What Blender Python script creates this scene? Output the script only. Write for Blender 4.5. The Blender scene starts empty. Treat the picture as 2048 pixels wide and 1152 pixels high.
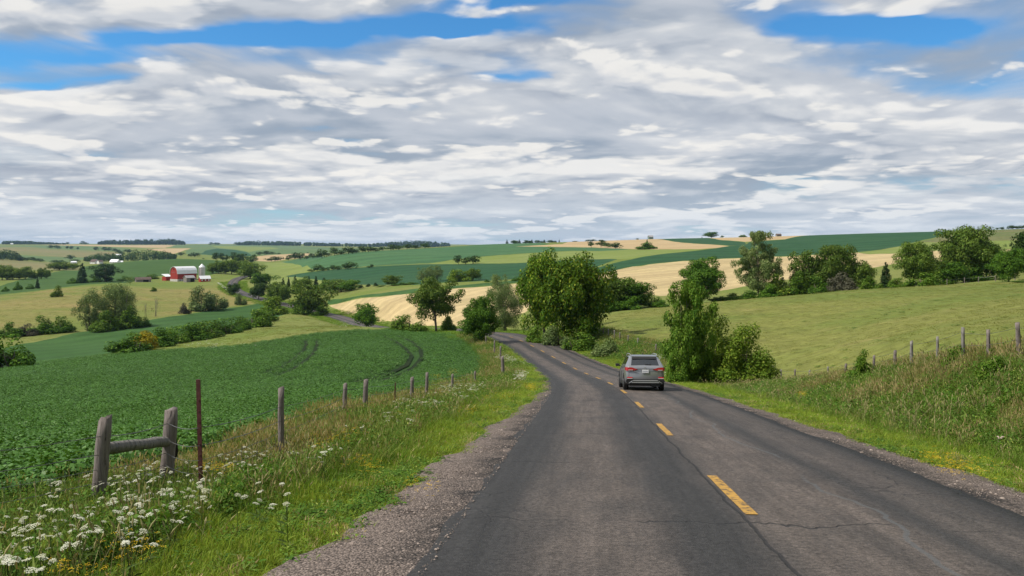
import bpy, math, random
import numpy as np
from mathutils import Vector, Matrix
from mathutils.geometry import delaunay_2d_cdt

scene = bpy.context.scene
R = math.radians
PI = math.pi
# ---------------------------------------------------------------- camera
F, CX, HY = 1650.0, 1024.0, 485.0        # focal length (photo pixels), centre column, eye-level row
cam_d = bpy.data.cameras.new('camera')
cam = bpy.data.objects.new('camera', cam_d)
scene.collection.objects.link(cam)
cam.location = (0, 0, 0)
cam.rotation_euler = (R(90), 0, 0)
cam_d.sensor_width = 36.0
cam_d.lens = F / 2048 * 36.0
cam_d.shift_y = -(576 - HY) / 2048
cam_d.clip_start = 0.1
cam_d.clip_end = 60000
scene.camera = cam

# ---------------------------------------------------------------- light
SUN_EL, SUN_AZ = 52.0, -104.0             # azimuth from +Y (ahead) towards +X (right); negative = left
SUN_STRENGTH, SUN_ANGLE = 2.9, 3.0
SKY_STRENGTH = 0.1
EXPOSURE = 0.80
vs = scene.view_settings
vs.view_transform = 'Standard'
vs.look = 'None'
vs.exposure = EXPOSURE
vs.gamma = 1.0
vs.use_curve_mapping = False
scene.cycles.max_bounces = 5
scene.cycles.diffuse_bounces = 2
scene.cycles.glossy_bounces = 2
scene.cycles.transmission_bounces = 3
scene.cycles.volume_bounces = 0
scene.cycles.use_denoising = True

sun_d = bpy.data.lights.new('sun', 'SUN')
sun_d.energy = SUN_STRENGTH
sun_d.angle = R(SUN_ANGLE)
sun_d.color = (1.0, 0.93, 0.82)
sun = bpy.data.objects.new('sun', sun_d)
scene.collection.objects.link(sun)
sv = Vector((math.sin(R(SUN_AZ)) * math.cos(R(SUN_EL)), math.cos(R(SUN_AZ)) * math.cos(R(SUN_EL)), math.sin(R(SUN_EL))))
sun.rotation_euler = (-sv).to_track_quat('-Z', 'Y').to_euler()


class NT:
    """small node-tree builder"""
    def __init__(s, tree):
        s.t = tree
        s.n = tree.nodes
        s.l = tree.links

    def new(s, typ, **kw):
        nd = s.n.new(typ)
        for k, v in kw.items():
            setattr(nd, k, v)
        return nd

    def put(s, sock, v):
        if v is None:
            return
        if hasattr(v, 'is_output') or isinstance(v, bpy.types.NodeSocket):
            s.l.new(v, sock)
        else:
            if sock.type == 'RGBA' and len(v) == 3:
                v = (*v, 1)
            sock.default_value = v

    def m(s, op, a, b=None, c=None, clamp=False):
        nd = s.new('ShaderNodeMath', operation=op, use_clamp=clamp)
        for i, v in enumerate((a, b, c)):
            s.put(nd.inputs[i], v)
        return nd.outputs[0]

    def vm(s, op, a, b=None, scale=None):
        nd = s.new('ShaderNodeVectorMath', operation=op)
        s.put(nd.inputs[0], a)
        s.put(nd.inputs[1], b)
        if scale is not None:
            s.put(nd.inputs['Scale'], scale)
        return nd.outputs['Value'] if op in ('LENGTH', 'DOT_PRODUCT', 'DISTANCE') else nd.outputs[0]

    def sep(s, v):
        nd = s.new('ShaderNodeSeparateXYZ')
        s.put(nd.inputs[0], v)
        return nd.outputs

    def comb(s, x, y, z):
        nd = s.new('ShaderNodeCombineXYZ')
        for i, v in enumerate((x, y, z)):
            s.put(nd.inputs[i], v)
        return nd.outputs[0]

    def noise(s, v, scale, detail=4, rough=0.55, dist=0.0, out=0, dim='3D'):
        nd = s.new('ShaderNodeTexNoise', noise_dimensions=dim)
        s.put(nd.inputs['Vector'], v)
        nd.inputs['Scale'].default_value = scale
        nd.inputs['Detail'].default_value = detail
        nd.inputs['Roughness'].default_value = rough
        nd.inputs['Distortion'].default_value = dist
        return nd.outputs[out]

    def rng(s, v, a, b, lo=0.0, hi=1.0, smooth=False):
        nd = s.new('ShaderNodeMapRange')
        if smooth:
            nd.interpolation_type = 'SMOOTHSTEP'
        for k, x in zip(('Value', 'From Min', 'From Max', 'To Min', 'To Max'), (v, a, b, lo, hi)):
            s.put(nd.inputs[k], x)
        return nd.outputs[0]

    def mix(s, f, a, b):
        nd = s.new('ShaderNodeMix', data_type='RGBA')
        s.put(nd.inputs[0], f)
        s.put(nd.inputs[6], a)
        s.put(nd.inputs[7], b)
        return nd.outputs[2]

    def mapping(s, v, loc=(0, 0, 0), rot=(0, 0, 0), scale=(1, 1, 1)):
        nd = s.new('ShaderNodeMapping')
        s.put(nd.inputs[0], v)
        nd.inputs[1].default_value = loc
        nd.inputs[2].default_value = rot
        nd.inputs[3].default_value = scale
        return nd.outputs[0]


# ---------------------------------------------------------------- world: sky with a broken deck of cumulus
world = bpy.data.worlds.new('World')
scene.world = world
world.use_nodes = True
W = NT(world.node_tree)
W.n.clear()
w_out = W.new('ShaderNodeOutputWorld')
w_bg = W.new('ShaderNodeBackground')
w_bg.inputs['Strength'].default_value = SKY_STRENGTH
W.l.new(w_bg.outputs[0], w_out.inputs['Surface'])
sky = W.new('ShaderNodeTexSky', sky_type='NISHITA')
sky.sun_disc = False
sky.sun_elevation = R(SUN_EL)
sky.sun_rotation = R(SUN_AZ)
sky.air_density = 1.0
sky.dust_density = 0.6
sky.ozone_density = 2.5
tc = W.new('ShaderNodeTexCoord')
D = W.vm('NORMALIZE', tc.outputs['Generated'])
dx, dy, dz = W.sep(D)
zz = W.m('MAXIMUM', dz, 0.006)
zq = W.m('ADD', W.m('MAXIMUM', dz, 0.0), 0.125)
Q = W.comb(W.m('DIVIDE', dx, zq), W.m('DIVIDE', dy, zq), 0.0)     # where the ray meets the (curved) cloud deck


def at_px(px, py):
    x, e = (px - CX) / F, (HY - py) / F
    L = math.sqrt(1 + x * x + e * e)
    return x / L / (e / L + 0.125), 1 / L / (e / L + 0.125)


# blue holes (+) and heavy masses (-) of the deck: place, radii in deck units, turn, strength
HOLES = []
for (px, py, rx, ry, an, st) in [(540, 55, 1.0, .11, .02, .62), (150, 110, .30, .10, .1, .5), (1720, 55, .42, .16, -.1, .85), (1865, 60, .12, .12, 0, .5), (1035, 150, .13, .09, 0, .4),
                                 (1040, 15, .25, .07, 0, .6), (1850, 85, .12, .10, 0, .4), (60, 165, .3, .06, 0, .4), (330, 75, .4, .10, 0, .5), (840, 60, .5, .12, .05, .55),
                                 (1280, 85, .6, .26, 0, -.7), (600, 190, 1.2, .28, 0, -.3), (500, 345, 1.9, .8, 0, -.28), (1400, 300, 1.2, .6, 0, -.15), (300, 10, .9, .12, 0, -.35), (1330, 165, .5, .22, 0, -.6), (1720, 285, .7, .35, 0, -.4), (420, 365, 1.6, .8, 0, -.35), (1440, 225, .5, .3, 0, -.4), (1950, 120, .3, .3, 0, -.3), (200, 210, .8, .3, 0, -.2)]:
    HOLES.append((*at_px(px, py), rx * .84, ry * .74, an, st))
warp = W.vm('SUBTRACT', W.noise(Q, 1.3, 4, 0.6, out=1, dim='2D'), (0.5, 0.5, 0.5))
QW = W.vm('ADD', Q, W.vm('MULTIPLY', warp, (0.75, 0.42, 0)))
cover = None
for (hx, hy, rx, ry, an, st) in HOLES:
    q = W.mapping(QW, loc=(-hx, -hy, 0))
    q = W.mapping(q, rot=(0, 0, -an), scale=(1, 1, 1))
    q = W.vm('MULTIPLY', q, (1 / rx, 1 / ry, 0))
    g = W.m('EXPONENT', W.m('MULTIPLY', W.vm('DOT_PRODUCT', q, q), -1.0))
    cover = W.m('MULTIPLY_ADD', g, -st * 0.5, cover if cover is not None else 0.0)


def cloud(q, sc, seed, det=7, puff=0.2, ro=0.54):
    v = W.mapping(q, loc=(seed * 3.17, seed * 1.71, seed * 2.3))
    f = W.noise(v, sc, det, ro, 0.35, dim='2D')
    vo = W.new('ShaderNodeTexVoronoi', feature='F1', voronoi_dimensions='2D')
    vd = W.vm('ADD', v, W.vm('SCALE', warp, scale=0.35))
    W.put(vo.inputs['Vector'], vd)
    vo.inputs['Scale'].default_value = sc * 2.2
    vo.inputs['Detail'].default_value = 2.0
    vo.inputs['Roughness'].default_value = 0.55
    return W.m('MULTIPLY_ADD', vo.outputs['Distance'], -puff, W.m('ADD', f, 0.10))


def layer(sc, seed, th, soft, cov_k, up, gain, amax, dark, mid, white, bias, puff=0.2):
    """one storey of cumulus: sunlit heads, soft grey feet"""
    n0 = cloud(Q, sc, seed, 7, puff)
    n1 = cloud(W.vm('SCALE', Q, scale=1 - up), sc, seed, 5, puff)
    n2 = cloud(W.vm('SCALE', Q, scale=1 - up * 3.5), sc, seed, 3, puff * .6)
    d = W.m('MULTIPLY_ADD', cover, cov_k, n0)
    g = W.m('SUBTRACT', n0, n1)
    g2 = W.m('SUBTRACT', n0, n2)
    sft = W.rng(g2, -0.12, 0.10, soft * 2.6, soft, True)
    a = W.rng(W.m('DIVIDE', W.m('SUBTRACT', d, th), sft), 0, 1, 0, amax, True)
    thick = W.rng(d, th + 0.04, th + 0.40, 0, 1)
    lit = W.m('MULTIPLY_ADD', g, gain, bias)
    lit = W.m('MULTIPLY_ADD', g2, gain * .75, lit)
    lit = W.m('MULTIPLY_ADD', thick, -0.36, lit)
    mass = W.noise(W.mapping(Q, loc=(seed * .3, 4.2, 1.0)), 0.55, 5, 0.55, dim='2D')
    lit = W.m('MULTIPLY_ADD', W.m('SUBTRACT', 0.5, mass), 1.0, lit)
    lo = W.mix(W.rng(lit, -0.1, 0.5, 0, 1, True), dark, mid)
    return W.mix(W.rng(lit, 0.45, 1.15, 0, 1, True), lo, white), a


blue = W.vm('MULTIPLY', sky.outputs[0], (0.26, 0.60, 0.83))
sky_c = blue
for args in [(0.58, 1.0, 0.125, 0.16, 1.0, 0.055, 2.6, 0.97, (1.95, 2.3, 2.8), (3.1, 3.3, 3.65), (4.7, 4.7, 4.72), 0.58, .14),
             (0.84, 5.0, 0.365, 0.11, 0.9, 0.040, 2.8, 0.90, (2.1, 2.4, 2.9), (3.35, 3.55, 3.85), (5.1, 5.05, 4.95), 0.62, .20),
             (1.30, 9.0, 0.46, 0.10, 0.8, 0.030, 3.0, 0.85, (2.6, 2.9, 3.35), (3.7, 3.85, 4.1), (5.2, 5.1, 4.9), 0.66, .24)]:
    c_, a_ = layer(*args)
    sky_c = W.mix(a_, sky_c, c_)
hor = W.rng(dz, 0.0, 0.085, 0.55, 0.0, True)
sky_c = W.mix(hor, sky_c, (3.65, 4.2, 4.9))
W.l.new(sky_c, w_bg.inputs['Color'])


# ================================================================ helpers
def set_props(o, label=None, category=None, group=None, kind=None):
    if label:
        o['label'] = label
    if category:
        o['category'] = category
    if group:
        o['group'] = group
    if kind:
        o['kind'] = kind
    return o


def link(o, parent=None):
    scene.collection.objects.link(o)
    if parent is not None:
        o.parent = parent
    return o


def np_mesh(name, V, faces_flat, loop_tot, mats=None, smooth=False, mat_idx=None):
    """mesh from numpy: V (n,3), flat loop vertex indices, loops per face"""
    me = bpy.data.meshes.new(name)
    V = np.asarray(V, np.float32)
    faces_flat = np.asarray(faces_flat, np.int32).ravel()
    loop_tot = np.asarray(loop_tot, np.int32).ravel()
    me.vertices.add(len(V))
    me.vertices.foreach_set('co', V.ravel())
    me.loops.add(len(faces_flat))
    me.loops.foreach_set('vertex_index', faces_flat)
    me.polygons.add(len(loop_tot))
    st = np.concatenate([[0], np.cumsum(loop_tot)[:-1]]).astype(np.int32)
    me.polygons.foreach_set('loop_start', st)
    if smooth:
        me.polygons.foreach_set('use_smooth', np.ones(len(loop_tot), bool))
    for m_ in (mats or []):
        me.materials.append(m_)
    if mat_idx is not None:
        me.polygons.foreach_set('material_index', np.asarray(mat_idx, np.int32))
    me.update(calc_edges=True)
    return me


class MB:
    """collects simple solids into one mesh"""
    def __init__(s):
        s.v, s.f, s.n = [], [], 0

    def add(s, verts, faces):
        s.v.extend([tuple(v) for v in verts])
        s.f.extend([tuple(i + s.n for i in f) for f in faces])
        s.n = len(s.v)
        return s

    def box(s, c, d, rz=0.0, taper=1.0):
        co, si = math.cos(rz), math.sin(rz)
        vs_ = []
        for k, z in enumerate((-.5, .5)):
            t = 1.0 if k == 0 else taper
            for x, y in ((-.5, -.5), (.5, -.5), (.5, .5), (-.5, .5)):
                a, b = x * d[0] * t, y * d[1] * t
                vs_.append((c[0] + a * co - b * si, c[1] + a * si + b * co, c[2] + z * d[2]))
        return s.add(vs_, [(3, 2, 1, 0), (4, 5, 6, 7), (0, 1, 5, 4), (1, 2, 6, 5), (2, 3, 7, 6), (3, 0, 4, 7)])

    def prism(s, poly, axis_a, axis_b):
        """poly = list of 3D points of one end, swept from axis_a offset to axis_b offset (vectors)"""
        n = len(poly)
        A = [tuple(Vector(p) + Vector(axis_a)) for p in poly]
        B = [tuple(Vector(p) + Vector(axis_b)) for p in poly]
        return s.add(A + B, [tuple(range(n - 1, -1, -1)), tuple(range(n, 2 * n))] + [(i, (i + 1) % n, n + (i + 1) % n, n + i) for i in range(n)])

    def tube(s, pts, radii, n=8, cap=True):
        pts = [Vector(p) for p in pts]
        rings = []
        for i, p in enumerate(pts):
            t = (pts[min(i + 1, len(pts) - 1)] - pts[max(i - 1, 0)])
            if t.length < 1e-9:
                t = Vector((0, 0, 1))
            t.normalize()
            u = t.cross(Vector((0.13, 0.97, 0.2)))
            if u.length < 1e-3:
                u = t.cross(Vector((1, 0, 0)))
            u.normalize()
            w = t.cross(u)
            r = radii[i] if hasattr(radii, '__len__') else radii
            rings.append([p + (u * math.cos(2 * PI * k / n) + w * math.sin(2 * PI * k / n)) * r for k in range(n)])
        vs_ = [v for rg in rings for v in rg]
        fs = []
        for i in range(len(rings) - 1):
            for k in range(n):
                a, b = i * n + k, i * n + (k + 1) % n
                fs.append((a, b, b + n, a + n))
        if cap:
            fs.append(tuple(range(n - 1, -1, -1)))
            fs.append(tuple((len(rings) - 1) * n + k for k in range(n)))
        return s.add(vs_, fs)

    def mesh(s, name, mat, smooth=False, bevel=0.0):
        me = bpy.data.meshes.new(name)
        me.from_pydata(s.v, [], s.f)
        if bevel > 0:
            import bmesh
            bm = bmesh.new()
            bm.from_mesh(me)
            bmesh.ops.bevel(bm, geom=[e for e in bm.edges if len(e.link_faces) == 2 and e.calc_face_angle() > 0.5], offset=bevel, segments=2, affect='EDGES', profile=0.5)
            bm.to_mesh(me)
            bm.free()
        me.materials.append(mat)
        if smooth:
            me.polygons.foreach_set('use_smooth', np.ones(len(me.polygons), bool))
        me.update()
        return me

    def obj(s, name, mat, parent=None, smooth=False, bevel=0.0):
        return link(bpy.data.objects.new(name, s.mesh(name, mat, smooth, bevel)), parent)


def empty(name, loc, rz=0.0, rx=0.0, ry=0.0):
    o = bpy.data.objects.new(name, None)
    o.empty_display_size = 0.3
    o.location = loc
    o.rotation_euler = (rx, ry, rz)
    return link(o)


# ================================================================ materials
def new_mat(name):
    m = bpy.data.materials.new(name)
    m.use_nodes = True
    t = NT(m.node_tree)
    t.n.clear()
    out = t.new('ShaderNodeOutputMaterial')
    bs = t.new('ShaderNodeBsdfPrincipled')
    t.l.new(bs.outputs[0], out.inputs[0])
    bs.inputs['Roughness'].default_value = 0.8
    bs.inputs['Specular IOR Level'].default_value = 0.3
    return m, t, bs, out


def plain(name, col, rough=0.6, metal=0.0, spec=0.4, var=0.12, scale=6.0, coat=0.0):
    m, t, bs, _ = new_mat(name)
    o = t.new('ShaderNodeTexCoord').outputs['Object']
    n = t.noise(o, scale, 5, 0.6)
    f = t.rng(n, 0.3, 0.7, 1 - var, 1 + var)
    t.put(bs.inputs['Base Color'], t.vm('SCALE', col, scale=f))
    bs.inputs['Roughness'].default_value = rough
    bs.inputs['Metallic'].default_value = metal
    bs.inputs['Specular IOR Level'].default_value = spec
    bs.inputs['Coat Weight'].default_value = coat
    return m


def ground_mat(name, cols, stripe=None, fine=(0.9, 0.35), stripe_amt=0.12, patch=(0.012, 0.06), rough=0.95, bump=0.0):
    """field surface: cols = 3 base colours (main, second, rare); stripe = (angle, spacing) of sowing or mowing lines"""
    m, t, bs, _ = new_mat(name)
    P = t.new('ShaderNodeNewGeometry').outputs['Position']
    P = t.vm('MULTIPLY', P, (1, 1, 0.3))
    n1 = t.noise(P, patch[0], 5, 0.6, 0.6)
    n2 = t.noise(P, patch[1], 5, 0.65, 0.5)
    n3 = t.noise(P, fine[0], 4, 0.7)
    c = t.mix(t.rng(n1, 0.38, 0.62, 0, 1, True), cols[0], cols[1])
    c = t.mix(t.rng(n2, 0.5, 0.74, 0, 0.75, True), c, cols[2])
    f = t.rng(n3, 0.25, 0.75, 1 - fine[1], 1 + fine[1])
    if stripe:
        v = t.mapping(P, rot=(0, 0, stripe[0]))
        x = t.sep(v)[0]
        x = t.m('MULTIPLY_ADD', t.noise(P, 0.02, 2), stripe[1] * 3, x)
        s_ = t.m('SINE', t.m('MULTIPLY', x, 2 * PI / stripe[1]))
        s2 = t.m('SINE', t.m('MULTIPLY', x, 2 * PI / (stripe[1] * 4.3)))
        f = t.m('MULTIPLY', f, t.m('MULTIPLY_ADD', t.m('ADD', s_, s2), stripe_amt * 0.5, 1.0))
    t.put(bs.inputs['Base Color'], t.vm('SCALE', c, scale=f))
    bs.inputs['Roughness'].default_value = rough
    bs.inputs['Specular IOR Level'].default_value = 0.1
    if bump:
        b = t.new('ShaderNodeBump')
        b.inputs['Strength'].default_value = bump
        b.inputs['Distance'].default_value = 0.25
        t.put(b.inputs['Height'], n3)
        t.l.new(b.outputs[0], bs.inputs['Normal'])
    return m


def leaf_mat(name, a, b, c=None, trans=0.3, obj_var=0.18, rough=0.6, spec=0.07):
    """foliage: colour varies per leaf, per crown region and per plant"""
    m, t, bs, out = new_mat(name)
    g = t.new('ShaderNodeNewGeometry')
    oi = t.new('ShaderNodeObjectInfo')
    tcd = t.new('ShaderNodeTexCoord')
    n = t.noise(t.vm('ADD', tcd.outputs['Object'], t.vm('SCALE', (7.0, 3.0, 5.0), scale=oi.outputs['Random'])), 3.0, 3, 0.6)
    f = t.m('MULTIPLY_ADD', t.rng(n, 0.35, 0.65, 0, 1), 0.6, t.m('MULTIPLY', g.outputs['Random Per Island'], 0.4))
    col = t.mix(f, a, b)
    if c:
        col = t.mix(t.rng(g.outputs['Random Per Island'], 0.86, 0.90), col, c)
    col = t.vm('SCALE', col, scale=t.rng(oi.outputs['Random'], 0, 1, 1 - obj_var, 1 + obj_var))
    t.put(bs.inputs['Base Color'], col)
    bs.inputs['Roughness'].default_value = rough
    bs.inputs['Specular IOR Level'].default_value = spec
    tr = t.new('ShaderNodeBsdfTranslucent')
    t.put(tr.inputs[0], t.vm('MULTIPLY', col, (1.25, 1.15, 0.6)))
    mx = t.new('ShaderNodeMixShader')
    mx.inputs[0].default_value = trans
    t.l.new(bs.outputs[0], mx.inputs[1])
    t.l.new(tr.outputs[0], mx.inputs[2])
    t.l.new(mx.outputs[0], out.inputs[0])
    return m


def wood_mat(name, a, b, scale=1.0):
    m, t, bs, _ = new_mat(name)
    o = t.new('ShaderNodeTexCoord').outputs['Object']
    v = t.mapping(o, scale=(14 * scale, 14 * scale, 1.1 * scale))
    n = t.noise(v, 2.2, 6, 0.65, 0.8)
    n2 = t.noise(o, 3.0 * scale, 3)
    col = t.mix(t.rng(n, 0.32, 0.68), a, b)
    crk = t.rng(n, 0.33, 0.40, 0.25, 1.0)
    col = t.vm('SCALE', col, scale=t.m('MULTIPLY', crk, t.rng(n2, 0.3, 0.7, 0.8, 1.15)))
    t.put(bs.inputs['Base Color'], col)
    bs.inputs['Roughness'].default_value = 0.9
    bp = t.new('ShaderNodeBump')
    bp.inputs['Strength'].default_value = 0.9
    bp.inputs['Distance'].default_value = 0.02
    t.put(bp.inputs['Height'], n)
    t.l.new(bp.outputs[0], bs.inputs['Normal'])
    return m


# ================================================================ the road's course and the lie of the land
def spline(xs, ys):
    xs, ys = np.array(xs, float), np.array(ys, float)
    n = len(xs)
    h = np.diff(xs)
    A = np.zeros((n, n))
    r = np.zeros(n)
    A[0, 0] = A[-1, -1] = 1
    for i in range(1, n - 1):
        A[i, i - 1], A[i, i], A[i, i + 1] = h[i - 1], 2 * (h[i - 1] + h[i]), h[i]
        r[i] = 6 * ((ys[i + 1] - ys[i]) / h[i] - (ys[i] - ys[i - 1]) / h[i - 1])
    M = np.linalg.solve(A, r)

    def ev(x):
        x = np.asarray(x, float)
        k = np.clip(np.searchsorted(xs, x) - 1, 0, n - 2)
        t = x - xs[k]
        hk = h[k]
        return ys[k] + t * ((ys[k + 1] - ys[k]) / hk - hk * (2 * M[k] + M[k + 1]) / 6) + t * t * M[k] / 2 + t ** 3 * (M[k + 1] - M[k]) / (6 * hk)
    return ev


def _near_x(Y):
    return 2 + .0855 * Y - .00136 * max(0, Y - 30) ** 2


_ys = [-8, 0, 10, 20, 30, 38, 46, 55, 65, 80, 95, 110, 126, 145, 165, 190, 225, 260, 310, 370, 410, 480, 570, 620, 680, 760, 900]
_xs = [_near_x(y) for y in _ys[:13]] + [-3.2, -7, -12.3, -24, -42, -63, -91, -111, -152, -193, -208, -218, -222, -205]
road_x = spline(_ys, _xs)
road_z = spline([-8, 0, 10, 20, 30, 41, 52, 65, 80, 95, 110, 126, 145, 165, 190, 225, 260, 310, 370, 410, 480, 570, 620, 680, 760, 900],
                [-.91, -1.95, -3.25, -4.55, -5.85, -7.27, -8.7, -10.35, -11.9, -13.0, -13.8, -14.6, -16.0, -17.9, -20.1, -23.5, -26.8, -28.7, -30.6, -31.4, -31.2, -30.0, -28.5, -27.6, -27.5, -30])


def road_head(Y):
    return (road_x(np.asarray(Y) + 0.5) - road_x(np.asarray(Y) - 0.5))      # dX/dY


# surveyed points of the land: (column, row, distance) as seen from the road crest -> height; row None = given height
SURVEY = []


def pz(px, py, Y):
    SURVEY.append((px, Y, -(py - HY) / F * Y))


def hz(px, z, Y):
    SURVEY.append((px, Y, z))


for px, zz_ in ((-600, -3.2), (400, -2.7), (1024, -2.4), (1700, -2.2), (2700, -0.8)):
    hz(px, zz_, 4)
for a_ in [(-600, -5.2, 15), (0, -4.5, 15), (1024, -3.9, 15), (1800, -2.6, 15), (2700, -1.3, 15),
           (-600, -9.6, 40), (0, -8.8, 40), (500, -8.3, 40), (1024, -7.2, 40), (1500, -6.3, 40), (2048, -4.2, 40), (2700, -2.6, 40),
           (-600, -14, 70), (0, -12.6, 70), (500, -12.1, 70), (850, -11.3, 70), (1024, -10.9, 70), (1300, -10.8, 70), (1560, -10.2, 70), (1800, -7.6, 70), (2048, -5.3, 70), (2700, -3, 70),
           (-600, -17.5, 100), (1500, -14.6, 215), (1750, -12.8, 215), (2048, -9.0, 215), (2600, -4, 150), (1250, -14.8, 205)]:
    hz(a_[0], a_[1], a_[2])
for a_ in [(0, 745, 100), (250, 724, 113), (480, 706, 128), (700, 662, 165), (850, 660, 168), (960, 690, 108), (1200, 668, 110), (1350, 664, 110), (1550, 652, 110), (1800, 607, 110), (2048, 581, 110),
           (1210, 634, 150), (1330, 616, 163), (1500, 597, 170), (1700, 580, 165), (1850, 572, 160), (2048, 565, 150), (2010, 551, 205), (1880, 571, 178),
           (1300, 580, 255), (1300, 546, 330), (1300, 522, 400), (1500, 562, 262), (1500, 516, 430), (1750, 540, 290), (1750, 508, 430), (1900, 500, 430), (2048, 498, 400), (2048, 520, 290),
           (1300, 508, 480), (1500, 490, 600), (1700, 490, 560), (1700, 471, 760), (1700, 468.5, 820), (1850, 464, 800), (1850, 480, 560), (2048, 458, 700), (2000, 475, 520), (2500, 448, 700), (2500, 480, 400), (2500, 530, 220),
           (1500, 475, 1000), (1350, 477, 1250), (1250, 480, 1250), (1100, 486, 1300), (1100, 505, 700), (1100, 520, 590), (950, 505, 830), (1000, 488.5, 1250), (1250, 500, 700), (1250, 490, 950), (1200, 535, 380),
           (700, 560, 520), (700, 540, 620), (900, 555, 430), (900, 527, 620), (1050, 560, 370), (1050, 530, 500), (650, 525, 760), (650, 511, 900), (850, 500, 930), (850, 495.5, 1050), (750, 502, 1030), (950, 490, 1250),
           (900, 648, 200), (700, 625, 285), (670, 604, 335), (850, 585, 320), (1000, 572, 310), (1020, 640, 180), (800, 600, 300), (790, 640, 240), (700, 585, 400),
           (640, 652, 205), (400, 690, 160), (575, 635, 300), (235, 703, 150), (40, 735, 120), (120, 715, 150), (100, 692, 225), (300, 655, 280), (520, 610, 420), (0, 690, 215), (-300, 700, 215),
           (0, 640, 330), (0, 590, 470), (250, 600, 430), (250, 570, 560), (400, 600, 450), (400, 572, 570), (340, 563, 640), (280, 563, 630), (450, 566, 600), (-400, 600, 470),
           (0, 577, 560), (60, 556, 700), (120, 545, 800), (180, 533, 900), (270, 522, 1000), (350, 518, 1050), (435, 519, 1000), (270, 545, 740), (430, 540, 760), (520, 530, 1050), (560, 542, 900), (600, 532, 860), (620, 556, 600), (560, 560, 720),
           (230, 527, 1500), (0, 545, 850), (0, 530, 1200), (90, 536, 1150), (50, 517, 1700), (0, 510, 2000), (150, 519, 1900), (150, 501, 2700), (0, 496, 2800), (100, 491, 4000), (150, 489, 4700), (250, 489, 4900), (450, 490.5, 4600), (0, 488, 5000),
           (350, 511, 1900), (450, 505, 2300), (450, 495.5, 3300), (560, 500, 2500), (560, 511, 1750), (540, 522, 1400), (700, 493, 4900), (640, 500, 2900), (-400, 500, 2600), (-400, 489, 5000), (-400, 530, 1200)]:
    pz(*a_)
for px in (-600, 0, 450, 850):
    hz(px, -14, 7500)
    hz(px, -60, 14000)
for px in (1100, 1400, 1800, 2400):
    hz(px, -12, 2200)
    hz(px, -40, 5000)
    hz(px, -60, 14000)
hz(700, -24, 1500)
hz(850, -22, 1600)
hz(1000, -18, 2000)
hz(200, -37, 1300)
hz(350, -35, 1350)
hz(450, -32, 1300)
Y_OFF = 8.0


def to_q(X, Y):
    return np.asarray(X) / (np.asarray(Y) + Y_OFF) * F, np.log(np.asarray(Y) + Y_OFF)


def from_q(q, r):
    Y = np.exp(np.asarray(r)) - Y_OFF
    return np.asarray(q) * (Y + Y_OFF) / F, Y


for yy in list(range(-4, 130, 9)):       # the road corridor anchors the land near by
    SURVEY.append((CX + float(road_x(yy)) / max(yy, .01) * F if yy > 2 else None, yy, float(road_z(yy)) - .3, float(road_x(yy))))
_S = []
for s_ in SURVEY:
    X = s_[3] if len(s_) == 4 else (s_[0] - CX) / F * s_[1]
    q, r = to_q(X, s_[1])
    _S.append((q / 420.0, r * 2.2, s_[2]))
for y in (145, 190, 225, 260, 310, 370, 410, 480, 570, 620, 680, 760):
    q, r = to_q(road_x(y), y)
    _S.append((q / 420.0, r * 2.2, float(road_z(y)) - 0.3))
_S = np.array(_S)


def _U(d2):
    return 0.5 * d2 * np.log(d2 + 1e-12)


_n = len(_S)
_d2 = ((_S[:, None, :2] - _S[None, :, :2]) ** 2).sum(-1)
_A = np.zeros((_n + 3, _n + 3))
_A[:_n, :_n] = _U(_d2) + np.eye(_n) * 0.02
_A[:_n, _n] = 1
_A[:_n, _n + 1:] = _S[:, :2]
_A[_n:, :_n] = _A[:_n, _n:].T
_w = np.linalg.solve(_A, np.concatenate([_S[:, 2], [0, 0, 0]]))


def base_h(X, Y):
    q, r = to_q(X, Y)
    a, b = np.ravel(q) / 420.0, np.ravel(r) * 2.2
    out = np.empty(len(a))
    for i in range(0, len(a), 20000):
        sl = slice(i, i + 20000)
        d2 = (a[sl, None] - _S[None, :, 0]) ** 2 + (b[sl, None] - _S[None, :, 1]) ** 2
        out[sl] = _U(d2) @ _w[:_n] + _w[_n] + _w[_n + 1] * a[sl] + _w[_n + 2] * b[sl]
    return out


def sstep(x, a, b):
    t = np.clip((x - a) / (b - a), 0, 1)
    return t * t * (3 - 2 * t)


def cross_section(s, Y):
    """height of the roadside above the road crown line, s metres to the right of it"""
    s, Y = np.asarray(s, float), np.asarray(Y, float)
    bank = np.interp(Y, [0, 15, 25, 33, 42, 48, 54, 62, 75, 90, 110, 130, 160], [2.3, 2.0, 1.7, 1.3, .55, .1, -.25, -.3, .1, .8, 1.4, 1.3, .4])
    ditch = np.interp(Y, [0, 40, 70, 100], [-.42, -.42, -.3, -.15])
    r_ = np.where(s < 4.6, -.15 - .04 * (s - 3.45), 0)
    r_ = np.where(s >= 4.6, -.196 + (ditch + .196) * sstep(s, 4.6, 6.6), r_)
    r_ = r_ + np.where(s > 6.6, (bank - ditch) * sstep(s, 6.8, 12.2), 0)
    lf = np.interp(Y, [0, 12, 16, 28, 36, 60, 130], [-.4, -.4, -.35, -.45, -.55, -.6, -.4])
    l_ = np.where(-s < 4.9, -.09 - .04 * (-s - 3.45), -.148)
    l_ = l_ + np.where(-s >= 4.9, (lf + .148) * sstep(-s, 4.9, 9.5), 0) + np.where(-s > 9.5, -.07 * (-s - 9.5), 0)
    h = np.where(s > 0, r_, l_)
    sink = -.10 - .06 * (1 - sstep(np.abs(s), 3.2, 3.5))
    return np.where(np.abs(s) < 3.5, sink, h)


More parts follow.
